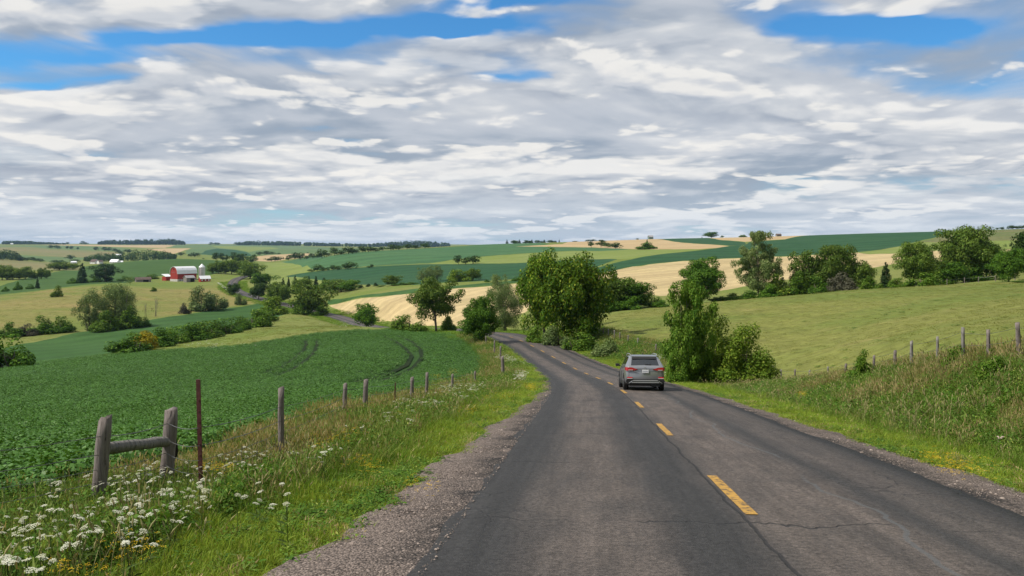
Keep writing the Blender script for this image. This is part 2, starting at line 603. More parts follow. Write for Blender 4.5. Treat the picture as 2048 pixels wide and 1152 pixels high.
def H(X, Y):
    X, Y = np.ravel(np.asarray(X, float)), np.ravel(np.asarray(Y, float))
    b = base_h(X, Y)
    Yc = np.clip(Y, -8, 900)
    hd = road_head(Yc)
    s = (X - road_x(Yc)) / np.sqrt(1 + hd * hd)
    t = np.clip((Y - 110) / 90, 0, 1)
    w0 = np.where(s < 0, 10 - 4 * t, 12.5 - 6.5 * t)
    w1 = np.where(s < 0, 24 - 8 * t, 22 - 4 * t)
    w = 1 - sstep(np.abs(s), w0, w1)
    w = w * (1 - sstep(Y, 800, 890))
    z = b * (1 - w) + (road_z(Yc) + cross_section(s, Yc)) * w
    # gentle unevenness
    return z + 0.05 * np.sin(X * .7 + 1.3 * np.sin(Y * .31)) * np.sin(Y * .43 + X * .11) * (np.abs(s) > 7)


# ---- sight lines: where does the line of sight through a photo pixel meet the land
_YL = np.exp(np.linspace(math.log(3.5), math.log(9000), 1400))
_ray_cache = {}


def _profile(px):
    k = round(px, 1)
    if k not in _ray_cache:
        _ray_cache[k] = H((k - CX) / F * _YL, _YL)
    return _ray_cache[k]


def ground(px, py, lift=0.0, ymin=3.5, ymax=9000):
    """distance at which the line of sight meets the land (raised by lift)"""
    e = (_profile(px) + lift) / _YL + (py - HY) / F
    ok = np.where((e >= 0) & (_YL >= ymin) & (_YL <= ymax))[0]
    if len(ok) == 0:
        sel = (_YL >= ymin) & (_YL <= ymax)
        i = np.where(sel)[0][np.argmax(e[sel])]
        return float(_YL[i])
    i = ok[0]
    if i == 0:
        return float(_YL[0])
    a, b = e[i - 1], e[i]
    return float(_YL[i - 1] + (_YL[i] - _YL[i - 1]) * (-a / (b - a) if b != a else 0))


def pt(px, py, lift=0.0, ymin=3.5, ymax=9000):
    Y = ground(px, py, lift, ymin, ymax)
    X = (px - CX) / F * Y
    return X, Y, float(H(X, Y)[0])


def at(px, Y):
    X = (px - CX) / F * Y
    return X, Y, float(H(X, Y)[0])


# ================================================================ the land: one sheet, divided into fields
G_MEADOW = ground_mat('meadow_turf', (.125, .165, .035), None) if False else ground_mat('meadow_turf', [(.126, .168, .034), (.164, .181, .050), (.080, .126, .025)], None, (1.2, .35), bump=.5)
G_SOY = ground_mat('soybean_soil', [(.028, .066, .014), (.034, .078, .018), (.024, .054, .013)], (R(55), 3.0), (1.6, .35), .06, bump=.6)
G_SOY2 = ground_mat('crop_dark_green', [(.034, .084, .020), (.044, .098, .026), (.030, .072, .018)] or [(.025, .082, .024), (.034, .093, .029), (.024, .070, .021)], (R(20), 4.0), (.9, .32), .20, bump=.4)
G_SOY3 = ground_mat('crop_bluish_green', [(.023, .071, .029), (.029, .078, .032), (.020, .061, .025)], (R(80), 7.0), (.4, .25), .20)
G_UPPER = ground_mat('crop_mid_green', [(.048, .117, .047), (.059, .129, .051), (.042, .103, .039)], (R(75), 12.0), (.25, .2), .18)
G_WHEAT = ground_mat('ripe_wheat', [(.396, .310, .163), (.430, .340, .185), (.331, .280, .129)], (R(62), 9.0), (.5, .18), .16)
G_WHEATF = ground_mat('ripe_wheat_distant', [(.370, .275, .150), (.404, .305, .168), (.335, .258, .138)], (R(80), 22.0), (.12, .08), .05)
G_LIGHT = ground_mat('hay_light_green', [(.151, .197, .046), (.172, .210, .059), (.126, .181, .040)], (R(78), 9.0), (.35, .18), .07)
G_HILL = ground_mat('hill_green', [(.043, .089, .022), (.053, .104, .025), (.037, .080, .020)], (R(60), 8.0), (.3, .2), .07)
G_HAY = ground_mat('mown_hay', [(.210, .181, .063), (.130, .164, .035), (.252, .189, .076)], (R(70), 6.0), (.5, .25), .06, patch=(.011, .022))
G_PAST = ground_mat('grazed_pasture', [(.160, .168, .044), (.116, .150, .032), (.215, .192, .068)], None, (.8, .38), patch=(.022, .085), bump=.5)
G_FARG = ground_mat('far_green', [(.088, .148, .056), (.112, .160, .060), (.072, .132, .052)], (R(85), 40.0), (.06, .12), .05, patch=(.002, .008))
G_FARO = ground_mat('far_olive', [(.156, .164, .064), (.189, .168, .075), (.135, .156, .057)], (R(85), 40.0), (.05, .14), .05, patch=(.0025, .008))
G_ROUGH = ground_mat('rough_grass', [(.104, .132, .044), (.144, .140, .060), (.068, .096, .032)], None, (.35, .3), patch=(.02, .05))

FIELDS = [   # name, material, outline: photo points (column,row), ('y', column, distance) or ('w', x, y)
    ('soybean_field', G_SOY, [('w', -9.0, -4), ('w', -8.6, 8), ('w', -7.4, 12), ('w', -6.9, 18), ('w', -6.6, 28), ('w', -5.6, 40), ('w', -4.0, 55), ('w', -2.6, 70), ('w', -2.3, 85), (978, 700), (955, 686), (905, 671), (850, 662), (760, 661), (700, 662), (646, 666),
                              (560, 679), (480, 692), (400, 697), (340, 701), (230, 709), (160, 717), (100, 723), (50, 731), (0, 742), ('y', -250, 92), ('y', -600, 70), ('w', -75, 40), ('w', -60, -4)]),
    ('second_crop_field', G_SOY2, [(-200, 745), (0, 741), (50, 730), (100, 722), (160, 716), (228, 706), (300, 690), (400, 672), (480, 655), (540, 640), (585, 622), (560, 610), (524, 606), (440, 618), (350, 632), (250, 650), (140, 668), (40, 688), (0, 698), (-200, 730)]),
    ('hay_field', G_HAY, [(-400, 690), (0, 669), (140, 663), (250, 646), (350, 629), (440, 615), (520, 604), (500, 597), (470, 590), (452, 578), (440, 569), (400, 572), (330, 575), (240, 572), (160, 573), (60, 585), (0, 591), (-400, 610)]),
    ('green_hill', G_HILL, [(-300, 600), (0, 589), (60, 583), (110, 577), (165, 570), (250, 566), (290, 556), (330, 551), (420, 550), (446, 543), (450, 530), ('y', 437, 1080), ('y', 350, 1080), ('y', 270, 1040), ('y', 180, 930), ('y', 120, 830), ('y', 60, 720), ('y', 0, 590), ('y', -300, 560)]),
    ('distant_straw_field', G_FARO, [(-200, 517), (0, 518.5), (60, 523), (107, 526), (160, 532), (160, 541), (104, 541), (60, 540), (20, 534), (0, 533), (-200, 530)]),
    ('distant_green_field', G_FARG, [(30, 509.5), (60, 511), (110, 513.5), (172, 515), (150, 524), (107, 525), (70, 520), (42, 515)]),
    ('distant_olive_field', G_FARO, [(-200, 494), (0, 494), (60, 494), (100, 498.5), (190, 501.5), (232, 504), (240, 512), (170, 514.5), (110, 513), (45, 509), (0, 504), (-200, 503)]),
    ('distant_pale_field', G_FARG, [(-200, 492), (0, 492), (100, 490.5), (150, 492), (240, 495), (262, 498), (240, 503), (190, 501), (100, 498), (50, 493.5), (0, 493.5)]),
    ('distant_wheat_field', G_WHEATF, [(80, 489.6), (150, 489.2), (260, 490.5), (330, 489.8), (352, 491), (330, 496), (240, 494.2), (160, 491.5), (100, 490.2)]),
    ('distant_wheat_field', G_WHEATF, [(286, 498), (330, 496.8), (381, 496.7), (366, 502), (348, 508), (330, 504), (300, 499)]),
    ('distant_green_field', G_FARG, [(352, 490.5), (440, 489.5), (560, 491), (640, 494), (720, 497), (720, 503), (640, 508), (560, 512), (490, 511), (430, 512), (372, 508), (372, 502), (386, 496), (340, 495)]),
    ('distant_crop_field', G_SOY3, [(399, 508), (412, 501), (435, 497), (470, 500), (495, 505), (505, 512), (470, 513), (430, 511.5)]),
    ('distant_straw_field', G_LIGHT, [(420, 491.5), (470, 492), (540, 494), (560, 497), (500, 504), (470, 499), (435, 495.5)]),
    ('distant_wheat_field', G_WHEATF, [(508, 514), (540, 510), (580, 508), (618, 506.5), (626, 509), (600, 516), (571, 519), (540, 523), (508, 521)]),
    ('stubble_field', G_LIGHT, [(530, 526), (572, 524.5), (600, 528), (622, 538), (614, 544), (580, 549.5), (530, 551.5)]),
    ('stubble_field', G_LIGHT, [(532, 553), (580, 553.5), (625, 558), (660, 563), (640, 575), (590, 577), (532, 577)]),
    ('valley_crop_field', G_SOY3, [(572, 552), (600, 547), (640, 541.5), (720, 535), (790, 530.5), (860, 528.3), (950, 528), (1050, 525.5), (1120, 521), (1200, 518.5), (1236, 518.3), (1214, 525.5), (1191, 534.5), (1110, 548), (1020, 559), (950, 563), (890, 565), (830, 570), (760, 570), (680, 566), (620, 558)]),
    ('valley_edge_field', G_SOY2, [(655, 600), (700, 595), (760, 587), (830, 577.5), (900, 572), (960, 567), (1015, 562), (1060, 556), (1060, 561), (1000, 570.5), (900, 577.5), (830, 586), (740, 594), (690, 603), (655, 609)]),
    ('wheat_field', G_WHEAT, [(658, 611), (690, 604), (740, 595), (830, 587), (900, 578.5), (1000, 571.5), (1070, 563), (1080, 580), (1075, 600), (1050, 625), (1010, 640), (960, 652), (900, 652), (840, 650), (790, 645), (730, 640), (690, 626)]),
    ('upper_green_field', G_UPPER, [(560, 524), (600, 517.5), (640, 511.5), (720, 504.5), (800, 499.5), (850, 496.5), (930, 492), ('y', 1000, 1290), ('y', 1060, 1320), (1100, 488), (1085, 490), (1032, 492.5), (1100, 494), (1180, 495), (1262, 498.5), (1200, 502), (1143, 501.5), (1060, 506), (1000, 510), (920, 517.5), (855, 527), (790, 529.5), (720, 534), (640, 540.5), (622, 538), (600, 530), (570, 525.5)]),
    ('light_green_field', G_LIGHT, [(856, 527.3), (920, 518), (1000, 510.6), (1060, 506.8), (1143, 502.2), (1200, 502.8), (1262, 499.5), (1350, 499.2), (1398, 499), (1390, 501.3), (1300, 511), (1262, 518), (1237, 518), (1200, 518), (1120, 520.5), (1050, 525), (950, 527.4)]),
    ('hilltop_wheat_field', G_WHEATF, [(1031, 493), (1080, 490.5), (1125, 488), ('y', 1145, 1290), ('y', 1200, 1290), ('y', 1260, 1290), ('y', 1305, 1270), (1345, 483), (1400, 488), (1458, 492), (1432, 496), (1398, 498.5), (1350, 498.7), (1262, 498), (1180, 494.7), (1100, 493.5)]),
    ('hilltop_crop_field', G_SOY3, [('y', 1306, 1270), ('y', 1360, 1260), ('y', 1410, 1240), (1440, 480), (1490, 484.5), (1492, 489), (1460, 491.5), (1400, 487.5), (1345, 482.5)]),
    ('horizon_wheat_field', G_WHEATF, [('y', 1411, 1240), ('y', 1470, 1120), ('y', 1540, 1060), ('y', 1620, 980), (1570, 478.5), (1490, 483.5), (1440, 479.8)]),
    ('hillside_crop_field', G_SOY3, [(1192, 536.5), (1225, 527), (1262, 519), (1300, 511.6), (1345, 506), (1392, 501.6), (1432, 496.6), (1460, 492), (1492, 489.3), (1500, 484), (1570, 479), ('y', 1622, 980), ('y', 1700, 860), ('y', 1800, 840), ('y', 1884, 820), (1888, 470), (1862, 477), (1835, 483), (1800, 492.5), (1760, 499.5), (1716, 504), (1650, 507.5), (1600, 510.5), (1500, 514.5), (1400, 519.5), (1330, 525), (1250, 535.5), (1200, 546)]),
    ('hillside_hay_field', G_LIGHT, [(1716, 504.6), (1760, 500.2), (1800, 493.2), (1840, 485), (1900, 485.5), (2000, 482), (2100, 480), (2200, 482), (2200, 499), (2048, 496.5), (1900, 500), (1860, 501.5), (1800, 506), (1740, 508)]),
    ('rough_hilltop', G_ROUGH, [(1838, 484), (1865, 478), (1890, 471), ('y', 1886, 800), ('y', 1960, 760), ('y', 2048, 730), ('y', 2300, 710), (2300, 478), (2100, 479), (2000, 481), (1900, 484.5)]),
    ('hillside_wheat_field', G_WHEAT, [(1185, 552), (1203, 547), (1250, 536.5), (1330, 526), (1400, 520.5), (1500, 515.5), (1600, 511.5), (1650, 508.5), (1716, 505.4), (1740, 508.6), (1800, 506.8), (1860, 502.5), (1900, 501), (2048, 497.5), (2200, 500), (2200, 512), (2048, 514), (1930, 520), (1850, 524), (1790, 528), (1737, 537), (1650, 548), (1560, 561), (1487, 573), (1439, 581.5), (1390, 590), (1320, 592), (1260, 585), (1205, 575)]),
    ('pasture', G_PAST, [('w', 13.0, 106), ('w', 13.3, 120), ('y', 1190, 152), ('y', 1330, 168), ('y', 1450, 173), ('y', 1600, 172), ('y', 1750, 165), ('y', 1900, 160), ('y', 2048, 153), ('y', 2300, 150), ('w', 120, 80), ('w', 60, 10), ('w', 20, -4), ('w', 15.2, 8), ('w', 15.6, 25), ('w', 17.6, 40), ('w', 19.6, 60), ('w', 18.2, 78), ('w', 15.8, 92)]),
]


prng = random.Random(77)


def poly_points(poly):
    pts = []
    for p in poly:
        if p[0] == 'w':
            X, Y = p[1], p[2]
        elif p[0] == 'y':
            Y = p[2]
            X = (p[1] - CX) / F * Y
        else:
            Y = ground(p[0], p[1])
            X = (p[0] - CX) / F * Y
        pts.append(tuple(float(t) for t in to_q(X, Y)))
    out = []
    for i, a in enumerate(pts):
        b = pts[(i + 1) % len(pts)]
        L = math.hypot((b[0] - a[0]) / 16.0, (b[1] - a[1]) / 0.03)
        n = max(1, min(14, int(L)))
        for k in range(n):
            t = k / n
            jq, jr = (0, 0) if (k == 0 or poly[0][0] == 'w') else (prng.uniform(-1.6, 1.6), prng.uniform(-.006, .006))
            out.append((a[0] + (b[0] - a[0]) * t + jq, a[1] + (b[1] - a[1]) * t + jr))
    return out


rng = np.random.default_rng(7)
# grid over the land, finer near the camera's line of travel
QS = 1.0 / 1000.0
rows = np.arange(math.log(4.0), math.log(14000), 0.030)
cols = np.arange(-1750, 1751, 24)
gq, gr = np.meshgrid(cols, rows)
gq = gq + (np.arange(len(rows)) % 2)[:, None] * 12.0
pts_in = [np.stack([gq.ravel(), gr.ravel()], 1)]
st = [-6.0]
while st[-1] < 880:
    st.append(st[-1] + max(0.9, (st[-1] + 8) * 0.022))
for s_ in (-14, -11, -9.2, -7.5, -6, -4.9, -3.5, -3.2, 0, 3.2, 3.5, 4.6, 5.6, 6.6, 8, 9.6, 11.5, 14):
    ya = np.array(st)
    if abs(s_) > 9:
        ya = ya[ya < 300]
    hd = road_head(ya)
    nx = 1 / np.sqrt(1 + hd * hd)
    X, Y = road_x(ya) + s_ * nx, ya - s_ * nx * hd
    ok = Y > -4
    pts_in.append(np.stack(to_q(X[ok], Y[ok]), 1))
P2 = np.concatenate(pts_in)
# far rows need few points
P2[:, 0] *= QS
verts2 = [Vector((float(a), float(b))) for a, b in P2]
faces2 = []
edges2 = []
for nm, mt, poly in FIELDS:
    pp = poly_points(poly)
    base = len(verts2)
    verts2.extend(Vector((a * QS, b)) for a, b in pp)
    faces2.append(np.array(pp) * (QS, 1))
    edges2.extend((base + i_, base + (i_ + 1) % len(pp)) for i_ in range(len(pp)))
ov, oe, of, o1, o2, ofc = delaunay_2d_cdt(verts2, edges2, [], 0, 1e-7, False)
ovn = np.array([(v.x, v.y) for v in ov])
GX, GY = from_q(ovn[:, 0] / QS, ovn[:, 1])
GZ = H(GX, GY)
e1 = 0.15 + 0.002 * np.abs(GY)
nxv = -(H(GX + e1, GY) - H(GX - e1, GY)) / (2 * e1)
nyv = -(H(GX, GY + e1) - H(GX, GY - e1)) / (2 * e1)
GN_ = np.stack([nxv, nyv, np.ones_like(nxv)], 1)
GN_ /= np.linalg.norm(GN_, axis=1)[:, None]
tri = np.array([f for f in of if len(f) == 3], int)
cen = ovn[tri].mean(1)
own = np.full(len(tri), -1)
for i, pg in enumerate(faces2):
    ins = np.zeros(len(tri), bool)
    for (x0, y0), (x1, y1) in zip(pg, np.roll(pg, -1, 0)):
        hit = (y0 > cen[:, 1]) != (y1 > cen[:, 1])
        with np.errstate(divide='ignore', invalid='ignore'):
            ins ^= hit & (cen[:, 0] < (x1 - x0) * (cen[:, 1] - y0) / (y1 - y0) + x0)
    own[ins] = i


def land_object(name, mat, sel):
    t = tri[sel]
    # counter-clockwise seen from above
    a, b, c = (np.stack([GX, GY], 1)[t[:, i]] for i in range(3))
    cr = (b[:, 0] - a[:, 0]) * (c[:, 1] - a[:, 1]) - (b[:, 1] - a[:, 1]) * (c[:, 0] - a[:, 0])
    t = np.where((cr < 0)[:, None], t[:, ::-1], t)
    u, inv = np.unique(t.ravel(), return_inverse=True)
    me = np_mesh(name, np.stack([GX[u], GY[u], GZ[u]], 1), inv, np.full(len(t), 3), [mat], True)
    me.normals_split_custom_set_from_vertices([tuple(map(float, n)) for n in GN_[u]])
    o = link(bpy.data.objects.new(name, me))
    o['kind'] = 'structure'
    return o


land_object('ground', G_MEADOW, own < 0)
for i, (nm, mt, poly) in enumerate(FIELDS):
    if (own == i).any():
        land_object(nm, mt, own == i)

# ================================================================ road
m, t, bs, _ = new_mat('old_asphalt')
uv = t.new('ShaderNodeUVMap')
uv.uv_map = 'road'
s_, d_, _z = t.sep(uv.outputs[0])
PP = t.new('ShaderNodeNewGeometry').outputs['Position']
wob = t.m('MULTIPLY', t.m('SUBTRACT', t.noise(t.comb(s_, t.m('MULTIPLY', d_, .12), 0), .8, 3), .5), 0.9)
sw = t.m('ADD', s_, wob)


def band(c, w, soft):
    return t.rng(t.m('ABSOLUTE', t.m('SUBTRACT', sw, c)), w, w + soft, 1, 0, True)


speck = t.noise(PP, 62, 3, 0.75)
mott = t.noise(t.comb(t.m('MULTIPLY', s_, 1.0), t.m('MULTIPLY', d_, .3), 0), 1.6, 5, 0.65)
streak = t.noise(t.comb(t.m('MULTIPLY', s_, 6.0), t.m('MULTIPLY', d_, .25), 3), 1.2, 4, 0.6)
pale = t.m('MAXIMUM', band(-1.85, .25, .75), t.m('MAXIMUM', band(.75, .45, .8), t.m('MULTIPLY', band(2.55, .25, .5), .6)))
pale = t.m('MULTIPLY', pale, t.rng(mott, .35, .62, .45, 1.0))
pale = t.m('MULTIPLY', pale, t.rng(s_, -2.6, 1.0, .85, 1.0))
col = t.mix(pale, (.031, .030, .030), (.108, .088, .076))
col = t.mix(t.rng(mott, .52, .75, 0, .35, True), col, (.076, .066, .061))
dark = t.m('MULTIPLY', t.rng(t.m('ABSOLUTE', sw), 2.6, 3.4, 0, .65, True), t.rng(mott, .35, .6))
col = t.mix(dark, col, (.017, .017, .018))
col = t.vm('SCALE', col, scale=t.m('MULTIPLY', t.m('MULTIPLY', t.rng(speck, .3, .7, .40, 1.65), t.rng(t.noise(PP, 17, 4, .8), .32, .68, .45, 1.6)), t.rng(streak, .3, .7, .80, 1.2)))
# transverse cracks, alligator cracks, sealed joints
cr_v = t.m('MULTIPLY_ADD', t.noise(t.comb(t.m('MULTIPLY', s_, .5), t.m('MULTIPLY', d_, .25), 7), 1.6, 4, .6), 1.7, d_)
cell = t.m('PINGPONG', t.m('ADD', cr_v, t.m('MULTIPLY', t.noise(t.comb(0.0, d_, 0), .11, 1), 3.0)), 2.35)
cr_mask = t.rng(t.noise(t.comb(t.m('MULTIPLY', s_, .7), t.m('MULTIPLY', d_, .35), 1), .8, 2), .43, .54, 0, 1)
crack = t.m('MULTIPLY', t.rng(cell, .012, .032, 1, 0), cr_mask)
jn = t.m('ABSOLUTE', t.m('ADD', s_, t.m('MULTIPLY_ADD', t.noise(t.comb(0.0, d_, 0), .7, 4, .6), .22, .02)))
crack = t.m('MAXIMUM', crack, t.m('MULTIPLY', t.rng(jn, .012, .03, 1, 0), .9))
vor = t.new('ShaderNodeTexVoronoi', feature='DISTANCE_TO_EDGE')
t.put(vor.inputs['Vector'], t.vm('ADD', t.comb(s_, t.m('MULTIPLY', d_, .8), 0), t.vm('SCALE', t.noise(PP, 1.4, 3, out=1), scale=.5)))
vor.inputs['Scale'].default_value = .8
crack = t.m('MAXIMUM', crack, t.m('MULTIPLY', t.rng(vor.outputs['Distance'], .003, .014, 1, 0), t.rng(t.noise(PP, .2, 3), .52, .62, 0, .8)))
col = t.mix(t.m('MULTIPLY', crack, .85), col, (.014, .014, .015))
seal_x = t.m('ABSOLUTE', t.m('SUBTRACT', t.m('MULTIPLY_ADD', t.noise(t.comb(0.0, d_, 2), .28, 4, .55), 1.7, .55), s_))
seal = t.m('MULTIPLY', t.rng(seal_x, .022, .04, 1, 0), t.rng(t.noise(t.comb(0.0, d_, 9), .12, 1), .44, .5, 0, 1))
col = t.mix(t.m('MULTIPLY', seal, .6), col, (.095, .102, .108))
t.put(bs.inputs['Base Color'], col)
t.put(bs.inputs['Roughness'], t.rng(speck, .3, .7, .62, .85))
bs.inputs['Specular IOR Level'].default_value = .35
bp = t.new('ShaderNodeBump')
bp.inputs['Strength'].default_value = .9
bp.inputs['Distance'].default_value = .016
t.put(bp.inputs['Height'], t.m('MULTIPLY_ADD', crack, -1.2, speck))
t.l.new(bp.outputs[0], bs.inputs['Normal'])
M_ROAD = m

m, t, bs, _ = new_mat('shoulder_gravel')
uv = t.new('ShaderNodeUVMap')
uv.uv_map = 'road'
s_, d_, _z = t.sep(uv.outputs[0])
PP = t.new('ShaderNodeNewGeometry').outputs['Position']
v1 = t.new('ShaderNodeTexVoronoi')
t.put(v1.inputs['Vector'], PP)
v1.inputs['Scale'].default_value = 38
n1 = t.noise(PP, .9, 5, .65)
n2 = t.noise(PP, 3.2, 4, .7)
cs = t.sep(v1.outputs['Color'])[0]
col = t.mix(cs, (.105, .082, .070), (.340, .275, .238))
tar = t.m('MULTIPLY', t.rng(t.m('ABSOLUTE', s_), 3.5, 4.15, 1, 0, True), t.rng(n1, .36, .58, 0.15, 1.0))
tar = t.m('MAXIMUM', tar, t.rng(t.m('MULTIPLY_ADD', n2, .5, t.m('MULTIPLY', n1, .6)), .60, .68, 0, .75))
col = t.mix(t.m('MULTIPLY', tar, t.rng(cs, .75, .95, 1, .35)), col, (.026, .025, .025))
col = t.vm('SCALE', col, scale=t.rng(v1.outputs['Distance'], 0, .75, 1.1, .55))
t.put(bs.inputs['Base Color'], col)
bs.inputs['Roughness'].default_value = .95
bp = t.new('ShaderNodeBump')
bp.inputs['Strength'].default_value = 1
bp.inputs['Distance'].default_value = .03
t.put(bp.inputs['Height'], t.m('MULTIPLY', v1.outputs['Distance'], -1.0))
t.l.new(bp.outputs[0], bs.inputs['Normal'])
M_GRAVEL = m


def wig(d, seed, fr, n=4):
    """repeatable irregular wiggle of amplitude about 1"""
    r_ = random.Random(seed)
    return sum(np.sin(d * fr * (1.9 ** k) * (1 + .13 * r_.random()) + r_.random() * 7) / (1.45 ** k) for k in range(n)) / 2.1


def ribbon(name, mat, d, s_list_of_arrays, z_list_of_arrays, kind='structure', parent=None):
    """strip along the road: for each station (distance d) a row of points at offsets s with heights z above the crown line"""
    hd = road_head(d)
    nx = 1 / np.sqrt(1 + hd * hd)
    n, k = len(d), len(s_list_of_arrays)
    V = np.zeros((n, k, 3))
    UV = np.zeros((n, k, 2))
    arc = np.concatenate([[0], np.cumsum(np.hypot(np.diff(d), np.diff(road_x(d))))])
    for j in range(k):
        s = s_list_of_arrays[j] + np.zeros(n)
        V[:, j, 0] = road_x(d) + s * nx
        V[:, j, 1] = d - s * nx * hd
        V[:, j, 2] = road_z(d) + z_list_of_arrays[j]
        UV[:, j, 0] = s
        UV[:, j, 1] = arc
    idx = np.arange(n * k).reshape(n, k)
    q = np.stack([idx[:-1, :-1], idx[:-1, 1:], idx[1:, 1:], idx[1:, :-1]], -1).reshape(-1, 4)
    me = np_mesh(name, V.reshape(-1, 3), q, np.full(len(q), 4), [mat], True)
    ul = me.uv_layers.new(name='road')
    ul.data.foreach_set('uv', UV.reshape(-1, 2)[q.ravel()].astype(np.float32).ravel())
    o = link(bpy.data.objects.new(name, me), parent)
    if kind:
        o['kind'] = kind
    return o


def stations(a, b, near, grow):
    d = [a]
    while d[-1] < b:
        d.append(d[-1] + max(near, (d[-1] + 8) * grow))
    return np.array(d)


dR = stations(-7, 700, .3, .012)
lift = np.where(dR > 150, (dR - 150) * .0006, 0)
eL = -3.45 + .10 * wig(dR, 1, .55) + .05 * wig(dR, 2, 2.3) - np.where(dR > 26, 0, 0) + .35 * np.exp(-((dR - 35) / 3.0) ** 2) * 0
eR = 3.45 + .08 * wig(dR, 3, .6) + .05 * wig(dR, 4, 2.1)
S = [eL - .02, eL] + [np.clip(c, eL + .05, eR - .05) for c in (-3.1, -2.2, -1.2, -.1, .1, 1.2, 2.2, 3.1)] + [eR, eR + .02]
crown = lambda s: -.02 * np.abs(s) ** 1.2 / 3.45
Z = [lift - .40, lift + crown(eL) - .02] + [lift + crown(np.array(c)) - .012 * (abs(abs(c) - 2.3) < 1) for c in (-3.1, -2.2, -1.2, -.1, .1, 1.2, 2.2, 3.1)] + [lift + crown(eR) - .02, lift - .40]
road = ribbon('road', M_ROAD, dR, S, Z)
# gravel shoulders with a ragged outer edge under the grass
dG = stations(-7, 320, .25, .012)
wl = np.interp(dG, [0, 8, 14, 22, 30, 36, 45, 320], [1.22, 1.20, 1.05, .82, .55, .40, .36, .34])
wr = np.interp(dG, [0, 10, 14, 20, 30, 45, 320], [1.2, 1.15, 1.0, .85, .7, .55, .5])
oL = -3.45 - wl + .16 * wig(dG, 5, .8) + .07 * wig(dG, 6, 3)
oR = 3.45 + wr + .12 * wig(dG, 7, .9) + .06 * wig(dG, 8, 3)
ribbon('gravel_shoulder', M_GRAVEL, dG, [oL - .25, oL, (oL - 3.4) / 2, -3.3 + 0 * dG], [-.22 - .04 * wl, -.045 - .04 * wl, -.045 - .02 * wl + .02 * wig(dG, 11, 1.9), -.045 + 0 * dG])
ribbon('gravel_shoulder', M_GRAVEL, dG, [3.3 + 0 * dG, (oR + 3.4) / 2, oR, oR + .25], [-.045 + 0 * dG, -.045 - .02 * wr + .02 * wig(dG, 12, 1.9), -.045 - .04 * wr, -.22 - .04 * wr])
# painted centre line: 3 m dashes, 6 m gaps
m, t, bs, _ = new_mat('yellow_road_paint')
PP = t.new('ShaderNodeNewGeometry').outputs['Position']
n1 = t.noise(PP, 9, 6, .7)
n2 = t.noise(PP, 60, 3, .7)
col = t.mix(t.m('MAXIMUM', t.rng(n1, .40, .52, .9, 0), t.m('MULTIPLY', t.rng(n2, .5, .6, 0, 1), .35)), (.50, .285, .055), (.075, .060, .045))
col = t.vm('SCALE', col, scale=t.rng(n2, .3, .7, .78, 1.1))
t.put(bs.inputs['Base Color'], col)
bs.inputs['Roughness'].default_value = .75
M_PAINT = m
k = 0
dd = 9.75
while dd < 190:
    dl = np.linspace(dd, dd + 3.0, 7)
    lf = .006 + .00012 * dl
    o = ribbon('centre_line_dash', M_PAINT, dl, [-.075 + .006 * wig(dl, 20 + k, 3), .075 + .006 * wig(dl, 50 + k, 3)], [lf + crown(.07), lf + crown(.07)], None, road)
    k += 1
    dd += 9.0


# ================================================================ trees and shrubs
def leaf_quads(cent, nrm, L, Wd, rg, fold=0.25):
    """one folded leaf spray (two triangles pairs) per centre: vertices (n*4,3) and faces"""
    n = len(cent)
    up = rg.normal(size=(n, 3))
    u = np.cross(nrm, up)
    u /= np.linalg.norm(u, axis=1)[:, None] + 1e-9
    v = np.cross(nrm, u)
    L = (L * rg.uniform(.65, 1.35, n))[:, None]
    Wd = (Wd * rg.uniform(.65, 1.35, n))[:, None]
    a = cent - u * L * .5
    b = cent + v * Wd * .5 + nrm * fold * Wd * .4
    c = cent + u * L * .5 - nrm * fold * L * .3
    d = cent - v * Wd * .5 + nrm * fold * Wd * .4
    V = np.stack([a, b, c, d], 1).reshape(-1, 3)
    Fc = np.arange(n * 4).reshape(n, 4)
    return V, Fc


def crown_mesh(name, blobs, n_leaf, size, mat, rg, aspect=.62, shell=.72, upbias=.35, droop=0.0, fit=True):
    """blobs: (x,y,z,rx,ry,rz) -> leaves scattered mostly through each blob's outer part, facing outwards and up"""
    B = np.array(blobs)
    wgt = (B[:, 3] * B[:, 4] * B[:, 5]) ** .67
    cnt = np.maximum(3, (n_leaf * wgt / wgt.sum())).astype(int)
    cs_, ns_ = [], []
    for bb, c in zip(B, cnt):
        d = rg.normal(size=(c, 3))
        d[:, 2] += .25
        d /= np.linalg.norm(d, axis=1)[:, None]
        r = shell + (1 - shell) * rg.random(c) ** .5
        r = np.where(rg.random(c) < .25, r * rg.uniform(.5, 1.0, c), r) * (1 + .12 * rg.normal(size=c))
        p = bb[:3] + d * r[:, None] * bb[3:6]
        p[:, 2] -= droop * rg.random(c) * bb[5]
        nn = d * .9 + rg.normal(size=(c, 3)) * .42 + np.array([0, 0, upbias])
        nn /= np.linalg.norm(nn, axis=1)[:, None]
        cs_.append(p)
        ns_.append(nn)
    C = np.concatenate(cs_)
    # fill the tree's unit box: 1 wide, 1 tall
    wx = np.percentile(np.abs(C[:, :2]), 96) * 1.06
    zt = np.percentile(C[:, 2], 99.6)
    C = C * np.array([.5 / wx, .5 / wx, 1.0]) if fit else C
    C[:, 2] = np.where(C[:, 2] > .3, .3 + (C[:, 2] - .3) * (.985 - .3) / (zt - .3), C[:, 2])
    V, Fc = leaf_quads(C, np.concatenate(ns_), size, size * aspect, rg)
    return np_mesh(name, V, Fc, np.full(len(Fc), 4), [mat])


